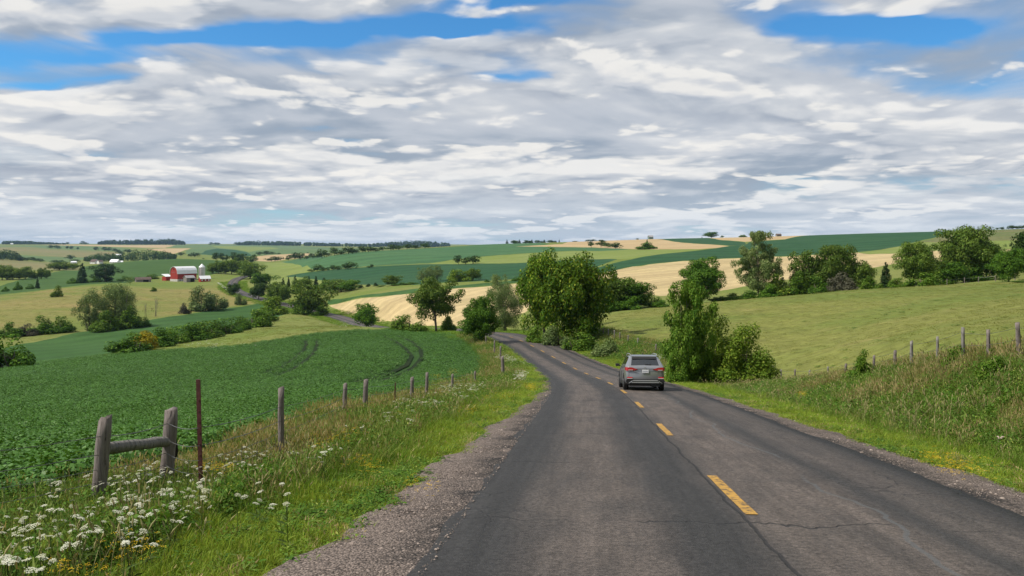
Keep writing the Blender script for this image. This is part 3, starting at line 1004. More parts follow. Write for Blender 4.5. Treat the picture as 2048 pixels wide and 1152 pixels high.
def trunk_mesh(name, mat, base_r, top_z, limbs, rg, fork=.3, lean=0.0, n=7, multi=1):
    mb = MB()
    for q in range(multi):
        ox, oy = (0, 0) if multi == 1 else (rg.uniform(-.12, .12), rg.uniform(-.12, .12))
        kx, ky = rg.uniform(-.03, .03, 2) if multi == 1 else rg.uniform(-.15, .15, 2)
        P = [(ox, oy, -.03), (ox + kx * .3 + lean * .1, oy + ky * .3, top_z * .12), (ox + kx + lean * .4, oy + ky, top_z * .45), (ox + kx * 1.5 + lean, oy + ky * 1.3, top_z)]
        mb.tube(P, [base_r * 1.35, base_r, base_r * .72, base_r * .18], n)
        for b in limbs[q::multi]:
            s = Vector((ox + kx * .8, oy + ky * .8, max(fork * .6, min(b[2] - .12, top_z * .75)) * rg.uniform(.65, .95)))
            e = Vector(b[:3])
            mid = s.lerp(e, .5) + Vector((0, 0, -.03 + .05 * rg.random()))
            mb.tube([s, mid, e], [base_r * .42, base_r * .28, base_r * .08], 5, False)
    return mb.mesh(name, mat, True)


def blobs_round(rg, n, cz, rx, rz, size, zlo=None, lumpy=.35, taper=0.0):
    """n leaf masses spread over an ellipsoidal crown (unit height tree)"""
    out = []
    k = 0
    while len(out) < n and k < 4000:
        k += 1
        d = rg.normal(size=3)
        d /= np.linalg.norm(d)
        rr = rg.uniform(.35, 1.0) ** .6 * (1 + lumpy * .35 * rg.normal())
        z = cz + d[2] * rr * rz
        tp = 1 - taper * max(0, (z - cz) / rz)
        x, y = d[0] * rr * rx * tp, d[1] * rr * rx * tp
        if zlo is not None and z < zlo:
            continue
        s = size * rg.uniform(.65, 1.25)
        if z + s * .75 > 1.0:
            z = 1.0 - s * .75
        out.append((x, y, z, s * 1.15, s * 1.15, s * .85))
    return out


M_BARK = wood_mat('bark', (.085, .068, .052), (.150, .125, .100), .5)
M_TWIG = wood_mat('dead_wood', (.17, .15, .13), (.26, .235, .21), .5)
LM = {
    'maple': leaf_mat('maple_leaves', (.026, .082, .006), (.135, .225, .016), (.25, .30, .03), .2),
    'round': leaf_mat('dark_green_leaves', (0.024, 0.073, 0.008), (0.092, 0.189, 0.018), (0.140, 0.248, 0.030), .2),
    'ash': leaf_mat('green_leaves', (0.032, 0.080, 0.010), (0.135, 0.206, 0.032), (0.194, 0.260, 0.050), .2),
    'willow': leaf_mat('grey_green_leaves', (0.059, 0.106, 0.032), (0.178, 0.242, 0.080), (0.227, 0.283, 0.110), .2),
    'poplar': leaf_mat('poplar_leaves', (0.076, 0.130, 0.036), (0.205, 0.266, 0.085), (0.270, 0.319, 0.130), .22),
    'conifer': leaf_mat('dark_needles', (0.015, 0.040, 0.012), (0.043, 0.083, 0.026), None, .08),
    'shrub': leaf_mat('shrub_leaves', (0.032, 0.092, 0.008), (0.124, 0.218, 0.024), (0.184, 0.271, 0.040), .22),
    'olive': leaf_mat('olive_leaves', (0.043, 0.104, 0.008), (0.178, 0.266, 0.028), (0.248, 0.319, 0.040), .22),
    'far': leaf_mat('distant_leaves', (0.019, 0.050, 0.010), (0.065, 0.118, 0.024), None, .1),
    'yellow': leaf_mat('yellowing_leaves', (0.173, 0.165, 0.012), (0.410, 0.330, 0.015), None, .25),
    'brown': leaf_mat('brown_leaves', (.055, .056, .036), (.115, .115, .075), None, .15),
    'black': leaf_mat('dense_dark_leaves', (0.016, 0.042, 0.008), (0.054, 0.100, 0.016), None, .12),
}
PROTO = {}


def proto(kind, var):
    key = (kind, var)
    if key in PROTO:
        return PROTO[key]
    rg = np.random.default_rng(1000 + hash(kind + 'x') % 1 + sum(map(ord, kind)) * 17 + var * 101)
    big = kind.startswith('big_')
    kd = kind[4:] if big else kind
    tr = None
    if kd in ('maple', 'round', 'ash', 'black'):
        nb = 80 if big else 36
        zlo = .13 if kd != 'round' else .09
        bl = blobs_round(rg, nb, .55, .44, .44, .105 if big else .14, zlo, .5)
        bl += blobs_round(rg, 8, .5, .22, .28, .19, .2)
        cm = crown_mesh('crown', bl, 22000 if big else 5200, .038 if big else .062, LM[kd], rg, shell=.80)
        tr = trunk_mesh('trunk', M_BARK, .026, .78, bl[:9], rg)
    elif kd == 'stem_ash':     # clear trunk under a wide crown
        bl = blobs_round(rg, 62, .61, .46, .36, .105, .25, .5)
        cm = crown_mesh('crown', bl, 15000, .036, LM['ash'], rg, shell=.75)
        tr = trunk_mesh('trunk', M_BARK, .022, .8, bl[:12], rg, .3)
    elif kd == 'willow':
        bl = blobs_round(rg, 70 if big else 40, .53, .44, .46, .12, .07, .6)
        cm = crown_mesh('crown', bl, 20000 if big else 5200, .032 if big else .050, LM[kd], rg, aspect=.42, shell=.55, droop=.4)
        tr = trunk_mesh('trunk', M_BARK, .024, .75, bl[:9], rg, multi=2)
    elif kd == 'poplar':
        bl = blobs_round(rg, 150, .50, .46, .50, .075, .06, .8, .5)
        cm = crown_mesh('crown', bl, 26000, .026, LM[kd], rg, aspect=.7, shell=.35)
        tr = trunk_mesh('trunk', M_BARK, .014, .95, bl[:30], rg, .25)
    elif kd == 'conifer':
        bl = []
        for z in np.linspace(.06, .95, 15):
            r = .34 * (1 - z) ** .8 + .03
            for a in range(5 if z < .8 else 3):
                an = rg.uniform(0, 2 * PI)
                bl.append((math.cos(an) * r * .65, math.sin(an) * r * .65, z, r * .5 + .02, r * .5 + .02, .045))
        cm = crown_mesh('crown', bl, 4200, .06, LM[kd], rg, aspect=.42, shell=.4, droop=.8, fit=False)
        tr = trunk_mesh('trunk', M_BARK, .02, .95, [], rg)
    elif kd == 'pine':
        bl = blobs_round(rg, 44, .50, .42, .46, .14, .05, .7)
        cm = crown_mesh('crown', bl, 6500, .060, LM['conifer'], rg, aspect=.4, shell=.5)
        tr = trunk_mesh('trunk', M_BARK, .024, .85, bl[:12], rg)
    elif kd in ('shrub', 'olive', 'grey_shrub', 'yellow', 'brown', 'dark_shrub'):
        mk = {'grey_shrub': 'willow', 'dark_shrub': 'round'}.get(kd, kd)
        bl = []
        for q in range(60 if big else 30):
            an, rr = rg.uniform(0, 2 * PI), rg.random() ** .5 * .42
            top = (1 - (rr / .5) ** 2.2) * rg.uniform(.75, 1.0)
            z = rg.uniform(.12, max(.2, top - .12))
            s = (.12 if big else .17) * rg.uniform(.7, 1.25)
            bl.append((math.cos(an) * rr, math.sin(an) * rr, min(z, .98 - s * .8), s, s, s * .9))
        cm = crown_mesh('crown', bl, 17000 if big else 3600, .037 if big else .074, LM[mk], rg, shell=.7)
        tr = trunk_mesh('trunk', M_BARK, .016, .55, bl[:10], rg, .12, multi=4)
    elif kd == 'tall_scrub':     # narrow, open, uneven roadside tree
        bl = blobs_round(rg, 44, .30, .46, .30, .11, .04, .6)
        bl += [(x + .0, y, z, .10, .10, .08) for x, y, z in zip(rg.normal(-.06, .20, 44), rg.normal(0, .2, 44), rg.uniform(.45, .94, 44))]
        cm = crown_mesh('crown', bl, 24000, .034, LM['shrub'], rg, shell=.6)
        tr = trunk_mesh('trunk', M_BARK, .016, .85, bl[:14] + bl[-12:], rg, .15, multi=3)
    elif kd == 'bare':
        rg2 = rg
        mb = MB()
        for q in range(3):
            x0, y0 = rg.uniform(-.1, .1, 2)
            tx, ty = rg.uniform(-.18, .18, 2)
            mb.tube([(x0, y0, -.02), (x0 + tx * .5, y0 + ty * .5, .5), (x0 + tx, y0 + ty, rg.uniform(.8, 1))], [.022, .015, .003], 5)
            for w in range(7):
                z = rg.uniform(.3, .8)
                p = Vector((x0 + tx * z, y0 + ty * z, z))
                e = p + Vector((rg.uniform(-.22, .22), rg.uniform(-.22, .22), rg.uniform(.08, .25)))
                mb.tube([p, p.lerp(e, .5) + Vector((0, 0, .02)), e], [.009, .006, .002], 4, False)
        tr = mb.mesh('trunk', M_TWIG, True)
        bl = [(rg.uniform(-.2, .2), rg.uniform(-.2, .2), rg.uniform(.2, .8), .1, .1, .1) for q in range(5)]
        cm = crown_mesh('crown', bl, 90, .04, LM['brown'], rg)
    elif kd == 'far_conifer':
        bl = [(0, 0, z, .30 * (1 - z) + .04, .30 * (1 - z) + .04, .08) for z in np.linspace(.1, .93, 8)]
        cm = crown_mesh('crown', bl, 320, .13, LM['conifer'], rg, aspect=.5, fit=False)
    else:                        # far_tree
        bl = blobs_round(rg, 12, .52, .36, .40, .2, .06, .6)
        cm = crown_mesh('crown', bl, 520, .12, LM['far'], rg, aspect=.75)
    if tr is None:
        mb = MB()
        mb.tube([(0, 0, -.05), (0, 0, .6)], [.03, .015], 5)
        tr = mb.mesh('trunk', M_BARK, True)
    PROTO[key] = (cm, tr)
    return PROTO[key]


rt = random.Random(5)
TREES_AT = []


def tree(px, top, Y, width, kind, label, group=None, name=None, category=None, base=None, rot=None, var=None, depth=1.0):
    """Y = distance, or None with base = photo row of the foot"""
    if Y is None:
        X, Y, z = pt(px, base)
    else:
        X, Y, z = at(px, Y)
    zt = -(top - HY) / F * Y
    h = max(zt - z, .6)
    w = max(width / F * Y, .4)
    cm, tr = proto(kind, var if var is not None else rt.randrange(3 if ('far' in kind or not kind.startswith('big_')) else 2))
    shrubby = kind.replace('big_', '') in ('shrub', 'olive', 'grey_shrub', 'yellow', 'brown', 'dark_shrub')
    name = name or ('shrub' if shrubby else 'conifer_tree' if 'conifer' in kind or kind == 'pine' else 'dead_tree' if kind == 'bare' else 'tree')
    o = empty(name, (X, Y, z - .02 * h * (0 if shrubby else 1)), rt.uniform(0, 2 * PI) if rot is None else rot)
    o.scale = (w, w * depth, h)
    set_props(o, label, category or ('shrub' if shrubby else 'tree'), group)
    for nm, me in (('crown', cm), ('trunk', tr)):
        link(bpy.data.objects.new(nm, me), o)
    TREES_AT.append((X, Y, w))
    return o


T = tree
# --- by the road, middle of the picture
T(1088, 500, 136, 96, 'big_maple', 'tall yellow-green maple behind the broadest roadside maple, its top a little higher')
T(1154, 508, 114, 124, 'big_maple', 'broadest yellow-green maple, on the verge of the road bend before the pasture fence', var=1)
T(960, 590, 117, 64, 'big_round', 'round dark green tree on the inner verge of the bend, directly left of the asphalt', base=684)
T(873, 553, 172, 96, 'stem_ash', 'open-crowned tree with a clear straight trunk at the far corner of the near soybean field')
T(816, 630, 171, 66, 'shrub', 'dark rounded shrub left of the clear-trunked tree, at the soybean field edge')
T(897, 626, 178, 30, 'shrub', 'small dark shrub just right of the clear-trunked tree')
T(733, 606, 246, 46, 'round', 'small bushy tree beside the far road bend, before the wheat field')
T(1000, 547, 245, 48, 'willow', 'rounded grey-green tree rising behind the feathery willow by the wheat field')
T(1010, 566, 168, 60, 'big_willow', 'feathery grey-green willow standing between the round dark tree and the maples')
T(1228, 546, 172, 82, 'ash', 'tallest of the three dark trees behind the pasture right of the maples')
T(1268, 563, 172, 74, 'round', 'middle one of the three dark trees behind the pasture right of the maples')
T(1304, 582, 172, 46, 'shrub', 'lowest, shrub-like one of the three dark trees behind the pasture right of the maples')
T(1372, 560, 53.5, 92, 'tall_scrub', 'slender ragged tree just right of the car, the tallest of the roadside clump')
T(1412, 618, 56, 86, 'big_olive', 'leafy shrub filling the middle of the roadside clump right of the car')
T(1482, 640, 53, 128, 'big_olive', 'wide olive-green shrub at the right end of the roadside clump by the fence', base=760)
T(1352, 700, 52, 40, 'shrub', 'low dark shrub at the foot of the slender tree, nearest the car')
T(1403, 513, 178, 74, 'big_round', 'dense dark pointed tree behind the pasture, showing above the slender roadside tree')
# --- the row behind the pasture
T(1517, 459, 186, 84, 'poplar', 'tall airy grey-green poplar, the see-through tree behind the pasture')
T(1560, 548, 182, 62, 'olive', 'yellow-green shrub at the foot of the airy poplar, on its right')
T(1462, 586, 178, 50, 'dark_shrub', 'low dark shrub at the left end of the pasture hedge')
T(1500, 581, 179, 46, 'dark_shrub', 'low shrub in the pasture hedge, right under the airy poplar')
T(1433, 594, 178, 36, 'dark_shrub', 'lowest shrub of the pasture hedge, below the dense pointed tree')
T(1612, 499, 186, 62, 'ash', 'ragged dark tree between the airy poplar and the broad dome-shaped tree')
T(1592, 543, 180, 50, 'shrub', 'dark shrub under the ragged tree of the pasture row')
T(1676, 488, 184, 80, 'big_ash', 'broad dome-shaped tree in the middle of the row behind the pasture')
T(1640, 553, 178, 56, 'dark_shrub', 'dark shrub at the left foot of the broad dome-shaped tree')
T(1683, 545, 175, 54, 'brown', 'grey-brown half dead shrub before the broad dome-shaped tree')
T(1727, 520, 180, 38, 'ash', 'small tree on the right flank of the broad dome-shaped tree')
T(1738, 553, 176, 44, 'shrub', 'dark shrub between the dome-shaped tree and the pointed conifer')
T(1772, 524, 178, 38, 'conifer', 'small pointed conifer in the row behind the pasture')
T(1828, 482, 168, 64, 'big_ash', 'tree with a wide low skirt of branches, forward of the pasture row')
T(1845, 545, 164, 58, 'shrub', 'low bushy growth at the foot of the tree standing forward of the pasture row', name='shrub')
T(1876, 514, 182, 44, 'ash', 'bushy tree between the forward standing tree and the largest tree of the pasture row')
T(1928, 450, 186, 96, 'big_ash', 'largest tree of the row behind the pasture, its top breaking the skyline')
T(1903, 522, 180, 56, 'round', 'dark tree under the left half of the largest pasture tree')
T(1973, 480, 190, 48, 'black', 'blackish tree close behind the right side of the largest pasture tree')
T(1998, 486, 210, 30, 'willow', 'thin grey-green tree behind the lone round tree at the right edge')
T(2017, 496, 158, 58, 'big_round', 'lone round tree on a short trunk at the right end of the pasture')
T(2062, 462, 225, 70, 'black', 'dark overhanging tree cut by the right edge of the picture')
T(2046, 560, 150, 34, 'dark_shrub', 'dark shrub at the right edge below the lone round tree')
T(1950, 528, 183, 62, 'dark_shrub', 'dark shrub filling the foot of the blackish pasture tree')
T(1880, 540, 180, 50, 'shrub', 'shrub at the left foot of the largest pasture tree')
T(1800, 556, 172, 44, 'shrub', 'low shrub between the pointed conifer and the forward standing tree')
T(1218, 588, 168, 58, 'dark_shrub', 'dark shrub under the tallest of the three dark trees behind the pasture')
T(1254, 592, 168, 56, 'dark_shrub', 'dark shrub under the middle one of the three dark trees')
T(1322, 600, 168, 34, 'dark_shrub', 'small shrub ending the dark thicket behind the pasture on its right')
T(1540, 568, 180, 44, 'dark_shrub', 'dark shrub between the airy poplar and the yellow-green shrub')
# --- left hedge from the corner of the two crops to the road
HG = 'shrubs of the hedge between the two left crops'
for i, (px, top, base, w, kd, lb) in enumerate([
        (258, 667, 706, 64, 'dark_shrub', 'dark shrub at the lower left end of the hedge between the two left crops'),
        (289, 664, 700, 44, 'yellow', 'yellowing shrub in the hedge between the two left crops'),
        (322, 656, 694, 46, 'dark_shrub', 'dark shrub just right of the yellowing shrub in the left hedge'),
        (352, 653, 687, 42, 'shrub', 'second shrub right of the yellowing one in the left hedge'),
        (384, 646, 682, 48, 'dark_shrub', 'third shrub right of the yellowing one in the left hedge'),
        (414, 642, 677, 50, 'shrub', 'fourth shrub right of the yellowing one in the left hedge'),
        (448, 637, 669, 46, 'dark_shrub', 'fifth shrub right of the yellowing one in the left hedge'),
        (476, 634, 662, 38, 'dark_shrub', 'sixth shrub right of the yellowing one in the left hedge'),
        (507, 620, 655, 50, 'shrub', 'tall shrub near the upper right end of the left hedge'),
        (532, 616, 643, 36, 'shrub', 'dark shrub under the pale rounded tree at the upper end of the left hedge')]):
    T(px, top - 1, None, w * 1.3, kd, lb, HG, base=base)
T(545, 593, 350, 56, 'olive', 'pale green rounded tree at the upper end of the left hedge', name='tree', category='tree')
T(560, 564, 420, 46, 'ash', 'dark tree just above the pale rounded tree of the left hedge')
T(517, 565, 455, 32, 'black', 'blackish tree right beside the road where it dips behind the trees')
T(622, 566, 335, 72, 'ash', 'large rounded grey-green tree standing alone before the far road')
T(606, 602, 332, 36, 'shrub', 'shrub at the left foot of the large rounded tree by the far road')
T(640, 606, 330, 34, 'shrub', 'shrub at the right foot of the large rounded tree by the far road')
T(500, 523, 640, 48, 'ash', 'big tree right of the road where it tops the rise by the barn')
T(521, 545, 550, 42, 'round', 'tree below the big one along the right side of the far road')
T(466, 566, None, 27, 'black', 'round dark tree left of the far road, below the barn', base=590)
T(481, 586, None, 22, 'grey_shrub', 'pale shrub left of the far road, below the round dark tree', base=610)
# --- meadow on the left
T(229, 557, 285, 90, 'big_willow', 'large grey-green willow in the hay field left of the barn', base=650)
T(177, 587, 277, 42, 'willow', 'dark grey-green tree at the left flank of the large hay field willow')
T(256, 612, 280, 50, 'shrub', 'bright green shrub at the right foot of the large hay field willow')
T(208, 622, 272, 52, 'shrub', 'green shrub at the front foot of the large hay field willow')
T(285, 634, 285, 30, 'dark_shrub', 'low dark shrub trailing right from the large hay field willow')
T(312, 592, None, 20, 'bare', 'bare dead tree right of the large hay field willow', base=633)
T(291, 602, None, 14, 'bare', 'thin bare dead sapling beside the large hay field willow', base=632)
T(369, 606, None, 20, 'brown', 'greyish half bare shrub in the hay field below the barn', base=628)
T(404, 573, None, 48, 'grey_shrub', 'taller of the two grey-green shrubs in the hay field below the barn', base=622)
T(434, 589, None, 42, 'grey_shrub', 'lower right one of the two grey-green shrubs in the hay field below the barn', base=620)
T(114, 571, None, 21, 'olive', 'lopsided small tree standing alone in the hay field at the left', base=594, name='tree', category='tree')
T(307, 574, None, 12, 'shrub', 'tiny round shrub in the hay field under the barn', base=583)
T(36, 564, None, 16, 'dark_shrub', 'small dark shrub, leftmost of the three at the foot of the green hill', base=580)
T(60, 568, None, 15, 'dark_shrub', 'low dark shrub between its two neighbours at the foot of the green hill', base=578)
T(75, 556, None, 13, 'conifer', 'small pointed conifer at the foot of the green hill', base=577)
T(11, 573, None, 14, 'dark_shrub', 'small shrub near the left edge at the foot of the green hill', base=583)
T(164, 526, 600, 32, 'conifer', 'taller dark narrow evergreen left of the barn', var=1)
T(210, 526, 620, 46, 'pine', 'spreading blackish pine left of the barn')
T(147, 556, 600, 26, 'dark_shrub', 'shrub at the left foot of the two dark evergreens')
T(190, 553, 615, 24, 'dark_shrub', 'shrub between the two dark evergreens left of the barn')
T(305, 548, None, 24, 'shrub', 'round dark shrub just left of the red barn', base=558)
T(250, 552, 640, 26, 'dark_shrub', 'dark shrub behind the low grey shed')
T(274, 553, 640, 12, 'dark_shrub', 'small dark shrub behind the left end of the low grey shed')
# bottom left
T(12, 668, None, 92, 'dark_shrub', 'large dark shrub at the left edge, on the rim of the near soybean field', base=738)
for px, top, base, w, lb in [(18, 645, 674, 50, 'low shrub at the left edge of the dark hedge beyond the second crop'), (54, 648, 672, 34, 'brownish low shrub in the dark hedge beyond the second crop'),
                             (86, 632, 668, 56, 'tallest shrub of the dark hedge beyond the second crop'), (127, 632, 665, 40, 'rightmost shrub of the dark hedge beyond the second crop')]:
    T(px, top, None, w, 'brown' if 'brownish' in lb else 'dark_shrub', lb, 'shrubs of the dark hedge beyond the second crop', base=base)
# --- wood edge beyond the far road, middle
MID = 'trees of the strip between the far road and the valley crop'
for px, top, Y, w, kd, lb in [
        (551, 566, 470, 22, 'ash', 'leftmost tree of the strip between far road and valley crop'),
        (566, 557, 480, 14, 'conifer', 'first spiky conifer from the left in the strip beyond the far road'),
        (577, 556, 480, 13, 'conifer', 'second spiky conifer from the left in the strip beyond the far road'),
        (590, 553, 470, 18, 'conifer', 'broadest conifer in the strip beyond the far road'),
        (605, 555, 470, 24, 'ash', 'pale green tree among the conifers of the strip beyond the far road'),
        (618, 553, 475, 14, 'conifer', 'spiky conifer directly above the large rounded tree by the far road'),
        (632, 554, 470, 16, 'conifer', 'spiky conifer just right of the one above the large rounded tree'),
        (648, 557, 465, 20, 'conifer', 'dark conifer near the middle of the strip beyond the far road'),
        (662, 561, 450, 26, 'round', 'dark round tree left of the two widest in the strip beyond the far road'),
        (682, 560, 440, 34, 'ash', 'widest bushy tree in the strip beyond the far road'),
        (702, 562, 430, 26, 'round', 'dark tree at the right end of the wide part of the strip'),
        (722, 571, 430, 15, 'conifer', 'small conifer, first of the low tail of the strip before the valley crop'),
        (737, 569, 430, 14, 'conifer', 'small conifer, second of the low tail of the strip before the valley crop'),
        (751, 567, 425, 14, 'conifer', 'small conifer, third of the low tail of the strip before the valley crop'),
        (764, 573, 420, 16, 'dark_shrub', 'low shrub ending the tail of small conifers before the valley crop'),
        (784, 552, 415, 24, 'ash', 'single taller tree left of the clear-trunked tree, before the valley crop'),
        (803, 567, 410, 24, 'dark_shrub', 'hedge shrub right of the single taller tree before the valley crop'),
        (823, 566, 405, 24, 'dark_shrub', 'hedge shrub beside the twin grey-green trees before the valley crop')]:
    T(px, top - 2, Y - (10 if kd != 'conifer' else 0), w * (1.5 if kd != 'conifer' else 1.25), kd, lb, MID)
T(848, 535, 395, 30, 'willow', 'left one of the twin grey-green trees behind the clear-trunked tree')
T(872, 530, 400, 32, 'willow', 'taller one of the twin grey-green trees behind the clear-trunked tree')
T(916, 538, 385, 42, 'olive', 'yellow-green round tree in the valley crop, left one of a pair', name='tree', category='tree')
T(946, 536, 388, 32, 'ash', 'grey-green round tree in the valley crop, right one of a pair')
T(974, 559, 365, 12, 'dark_shrub', 'small dark shrub at the top of the wheat field, left of the rounded tree')
T(1033, 553, 360, 20, 'dark_shrub', 'small dark shrub at the top of the wheat field, left of the maples')
# roadside shrubs below the maples
T(1078, 652, 117, 48, 'shrub', 'green shrub on the verge below the tall maple, nearest the road')
T(1112, 652, 112, 52, 'grey_shrub', 'grey-green shrub on the verge right of the nearest-the-road one, below the maples')
T(1160, 664, 104, 64, 'shrub', 'green shrub on the bank below the broadest maple')
T(1210, 676, 94, 52, 'grey_shrub', 'weedy shrub on the bank under the pasture fence, right of the maples')
T(1722, 700, 36, 46, 'shrub', 'fresh green shrub on top of the right roadside bank by the fence')
T(1915, 692, 28.2, 52, 'shrub', 'bright green shrub on the right roadside bank between two fence posts')
T(1995, 712, 24, 70, 'shrub', 'low leafy shrub on the right roadside bank near the picture edge')

# --- distant rows: every tree a copy
ORD = ['first', 'second', 'third', 'fourth', 'fifth', 'sixth', 'seventh', 'eighth', 'ninth', 'tenth', 'eleventh', 'twelfth', 'thirteenth', 'fourteenth', 'fifteenth', 'sixteenth',
       'seventeenth', 'eighteenth', 'nineteenth', 'twentieth', 'twenty-first', 'twenty-second', 'twenty-third', 'twenty-fourth', 'twenty-fifth', 'twenty-sixth']


def far_row(group, phrase, items, kind='far_tree', Y=None):
    items = sorted(items)
    for i, it in enumerate(items):
        px, top, base, w = it[:4]
        y = it[4] if len(it) > 4 and it[4] else Y
        k = it[5] if len(it) > 5 else kind
        if y is None:
            T(px, top - .4, None, w * 1.25, k, '%s %s' % (ORD[i], phrase), group, base=base)
        else:
            T(px, top - .4, y, w * 1.25, k, '%s %s' % (ORD[i], phrase), group)


far_row('trees of the sloping hedgerow above the upper green field', 'tree from the left in the sloping hedgerow above the upper green field',
        [(577, 510, 521, 12), (588, 504.5, 520, 13), (601, 505, 519, 18), (614, 512, 518, 10), (625, 507, 517, 13), (634, 509, 516.5, 10), (644, 497.5, 516, 19), (657, 506, 512, 14), (669, 495, 511, 17), (683, 502, 509, 14),
         (697, 493.5, 508, 24), (712, 500, 506, 12), (724, 491.5, 505, 14), (737, 493, 504, 20), (752, 496, 503, 14), (766, 494, 501.5, 14), (782, 489, 500.5, 22), (797, 491, 499.5, 16), (814, 488.5, 498.5, 18), (832, 490.5, 497.5, 16), (850, 486, 496.5, 18)])
far_row('small trees along the lane between the two green fields', 'small tree from the left along the lane between the two green fields',
        [(623, 539, 543.5, 13), (636, 528, 543, 15), (646, 534, 542, 12), (655, 536, 541, 10), (664, 530, 541, 12), (675, 531, 540, 14), (690, 526.5, 539, 12), (702, 523, 538, 20), (737, 532, 536, 6), (743.5, 528, 535.5, 7)])
far_row('trees standing in the upper green field', "tree from the left in the clump at the light green field's tip",
        [(917, 510, 529, 14), (931, 515, 528.5, 16), (946, 511, 528, 24)])
far_row('small trees before the hilltop wheat', 'small tree from the left along the lower edge of the hilltop wheat',
        [(1183, 482.5, 494.5, 11), (1202, 480, 495, 15), (1216, 485.5, 495.5, 16), (1232, 484.5, 497, 18)])
T(1294, 484, None, 40, 'dark_shrub', 'wide low dark tree at the lower edge of the hilltop wheat', base=498.5, name='tree', category='tree')
T(1294, 478, None, 16, 'far_conifer', 'pointed tree rising out of the wide clump at the hilltop wheat', base=498)
T(1423, 463.5, 1240, 26, 'round', 'biggest lone tree standing on the skyline above the hillside crop')
T(1443.5, 471, 1220, 8, 'far_tree', 'tiny tree on the skyline just right of the biggest lone tree')
T(1486, 469.5, 1130, 16, 'shrub', 'low round tree on the skyline left of the airy poplar', name='tree', category='tree')
T(1404, 472.5, 1245, 3.5, 'far_conifer', 'thin spike-like tree on the skyline left of the biggest lone tree')
far_row('trees in the skyline row', 'small tree from the left in the skyline row left of the hilltop wheat',
        [(1014 + 8.3 * i + 2 * ((i * 5) % 3), 479.4 + 1.1 * ((i * 7) % 3) - .8 * (i == 5), 486, 11, 1300, 'far_tree' if i % 3 else 'far_conifer') for i in range(12)] + [(1104, 480, 486, 8), (1112, 482, 486, 5), (1118.5, 479, 486, 5)], 'far_conifer', 1300)
far_row('bushes on the skyline of the hilltop wheat', 'tiny bush from the left on the skyline of the hilltop wheat',
        [(1150, 482, 484, 9), (1175, 479.5, 482, 10), (1188, 479, 482, 12), (1202, 479.5, 481, 9), (1274, 477, 480, 6)], 'far_tree', 1300)
far_row('small trees on the right skyline', 'small tree from the left on the skyline at the far right',
        [(1995, 455.5, 460, 6), (2004, 454, 460, 9), (2018, 451.5, 459, 9), (2026, 450.5, 459, 10), (2034, 452, 458, 9), (2043, 451, 458, 10), (2052, 450.5, 458, 10)], 'far_tree', 735)
far_row('trees above the road by the barn', 'tree from the left in the group above the road right of the barn',
        [(426, 526, 550, 18), (438, 521, 549, 24), (452, 530, 549, 16), (463, 516, 549, 24), (476, 521, 549, 22), (488, 520, 547, 20)], 'ash', 720)
far_row('dark trees behind the green hill', 'dark tree from the left behind the green hill, above the silo',
        [(434, 505, 518, 13), (445, 506, 518, 12), (454, 509, 518, 6), (466, 504, 519, 13), (475, 511, 519, 12), (487, 507, 522, 26), (505, 509.5, 523, 14)], 'far_tree', 1060)
far_row('bushes around the distant small wheat', 'bush from the left around the small distant wheat field',
        [(519, 503.5, 511, 10), (530, 502, 510, 16), (546, 504, 509, 10), (557, 506, 509, 6), (550, 513, 522.5, 24), (543, 517, 522.5, 14), (615, 505, 507, 3)], 'far_tree', None)
far_row('single trees in the distant valley fields', 'single tree from the left scattered over the distant valley fields',
        [(361.5, 504.5, 512, 11), (377.5, 508, 513, 5), (390, 504.5, 514, 16), (407, 516, 518, 4)], 'far_tree', None)
far_row('trees of the distant field line', 'round tree from the left along the distant field line above the barn',
        [(102, 490, 496.5, 10), (115, 490.5, 498, 11), (135.5, 492, 498, 6), (143, 491.8, 498.5, 6), (156, 494.5, 499, 4.5), (192, 493, 501, 8), (210, 494, 502, 9), (218, 494.5, 502.5, 9), (229, 497, 503, 10), (237, 499, 508, 8), (243, 503, 514, 9), (255, 498, 506, 13)], 'far_tree', None)
far_row('trees on the far left skyline', 'small tree from the left on the far skyline',
        [(135, 484, 488, 6), (164, 482.5, 488, 9), (172, 485, 488, 8), (421, 484.8, 487.5, 8), (430, 485, 487.5, 7), (437, 485.3, 487.5, 6), (472, 484, 488, 6)], 'far_tree', 4700)
far_row('trees of the copse left of the green hill', 'tree from the left in the copse left of the green hill',
        [(4, 529, 572, 30), (14, 533, 566, 26), (26, 537, 563, 24), (38, 540, 561, 20), (51, 533, 559, 22), (62, 541, 557, 16), (70, 546, 555, 12), (83, 535, 552, 13), (94, 538, 551, 12)], 'ash', 680)
far_row('trees on the brow of the green hill', 'tree from the left standing behind the brow of the green hill',
        [(119, 523.5, 547, 30), (133, 528, 546, 20), (146, 527, 544, 20)], 'ash', 850)
far_row('bushes of the distant left hedge', 'bush from the left in the distant hedge under the blue-grey wood',
        [(44, 513, 522, 12), (55, 515, 522, 11), (66, 514.5, 522.5, 10), (80, 517, 524, 15), (110, 520, 526, 12), (120, 520.5, 527, 12), (140, 510, 520, 13), (150, 518, 526, 14)], 'far_tree', None)


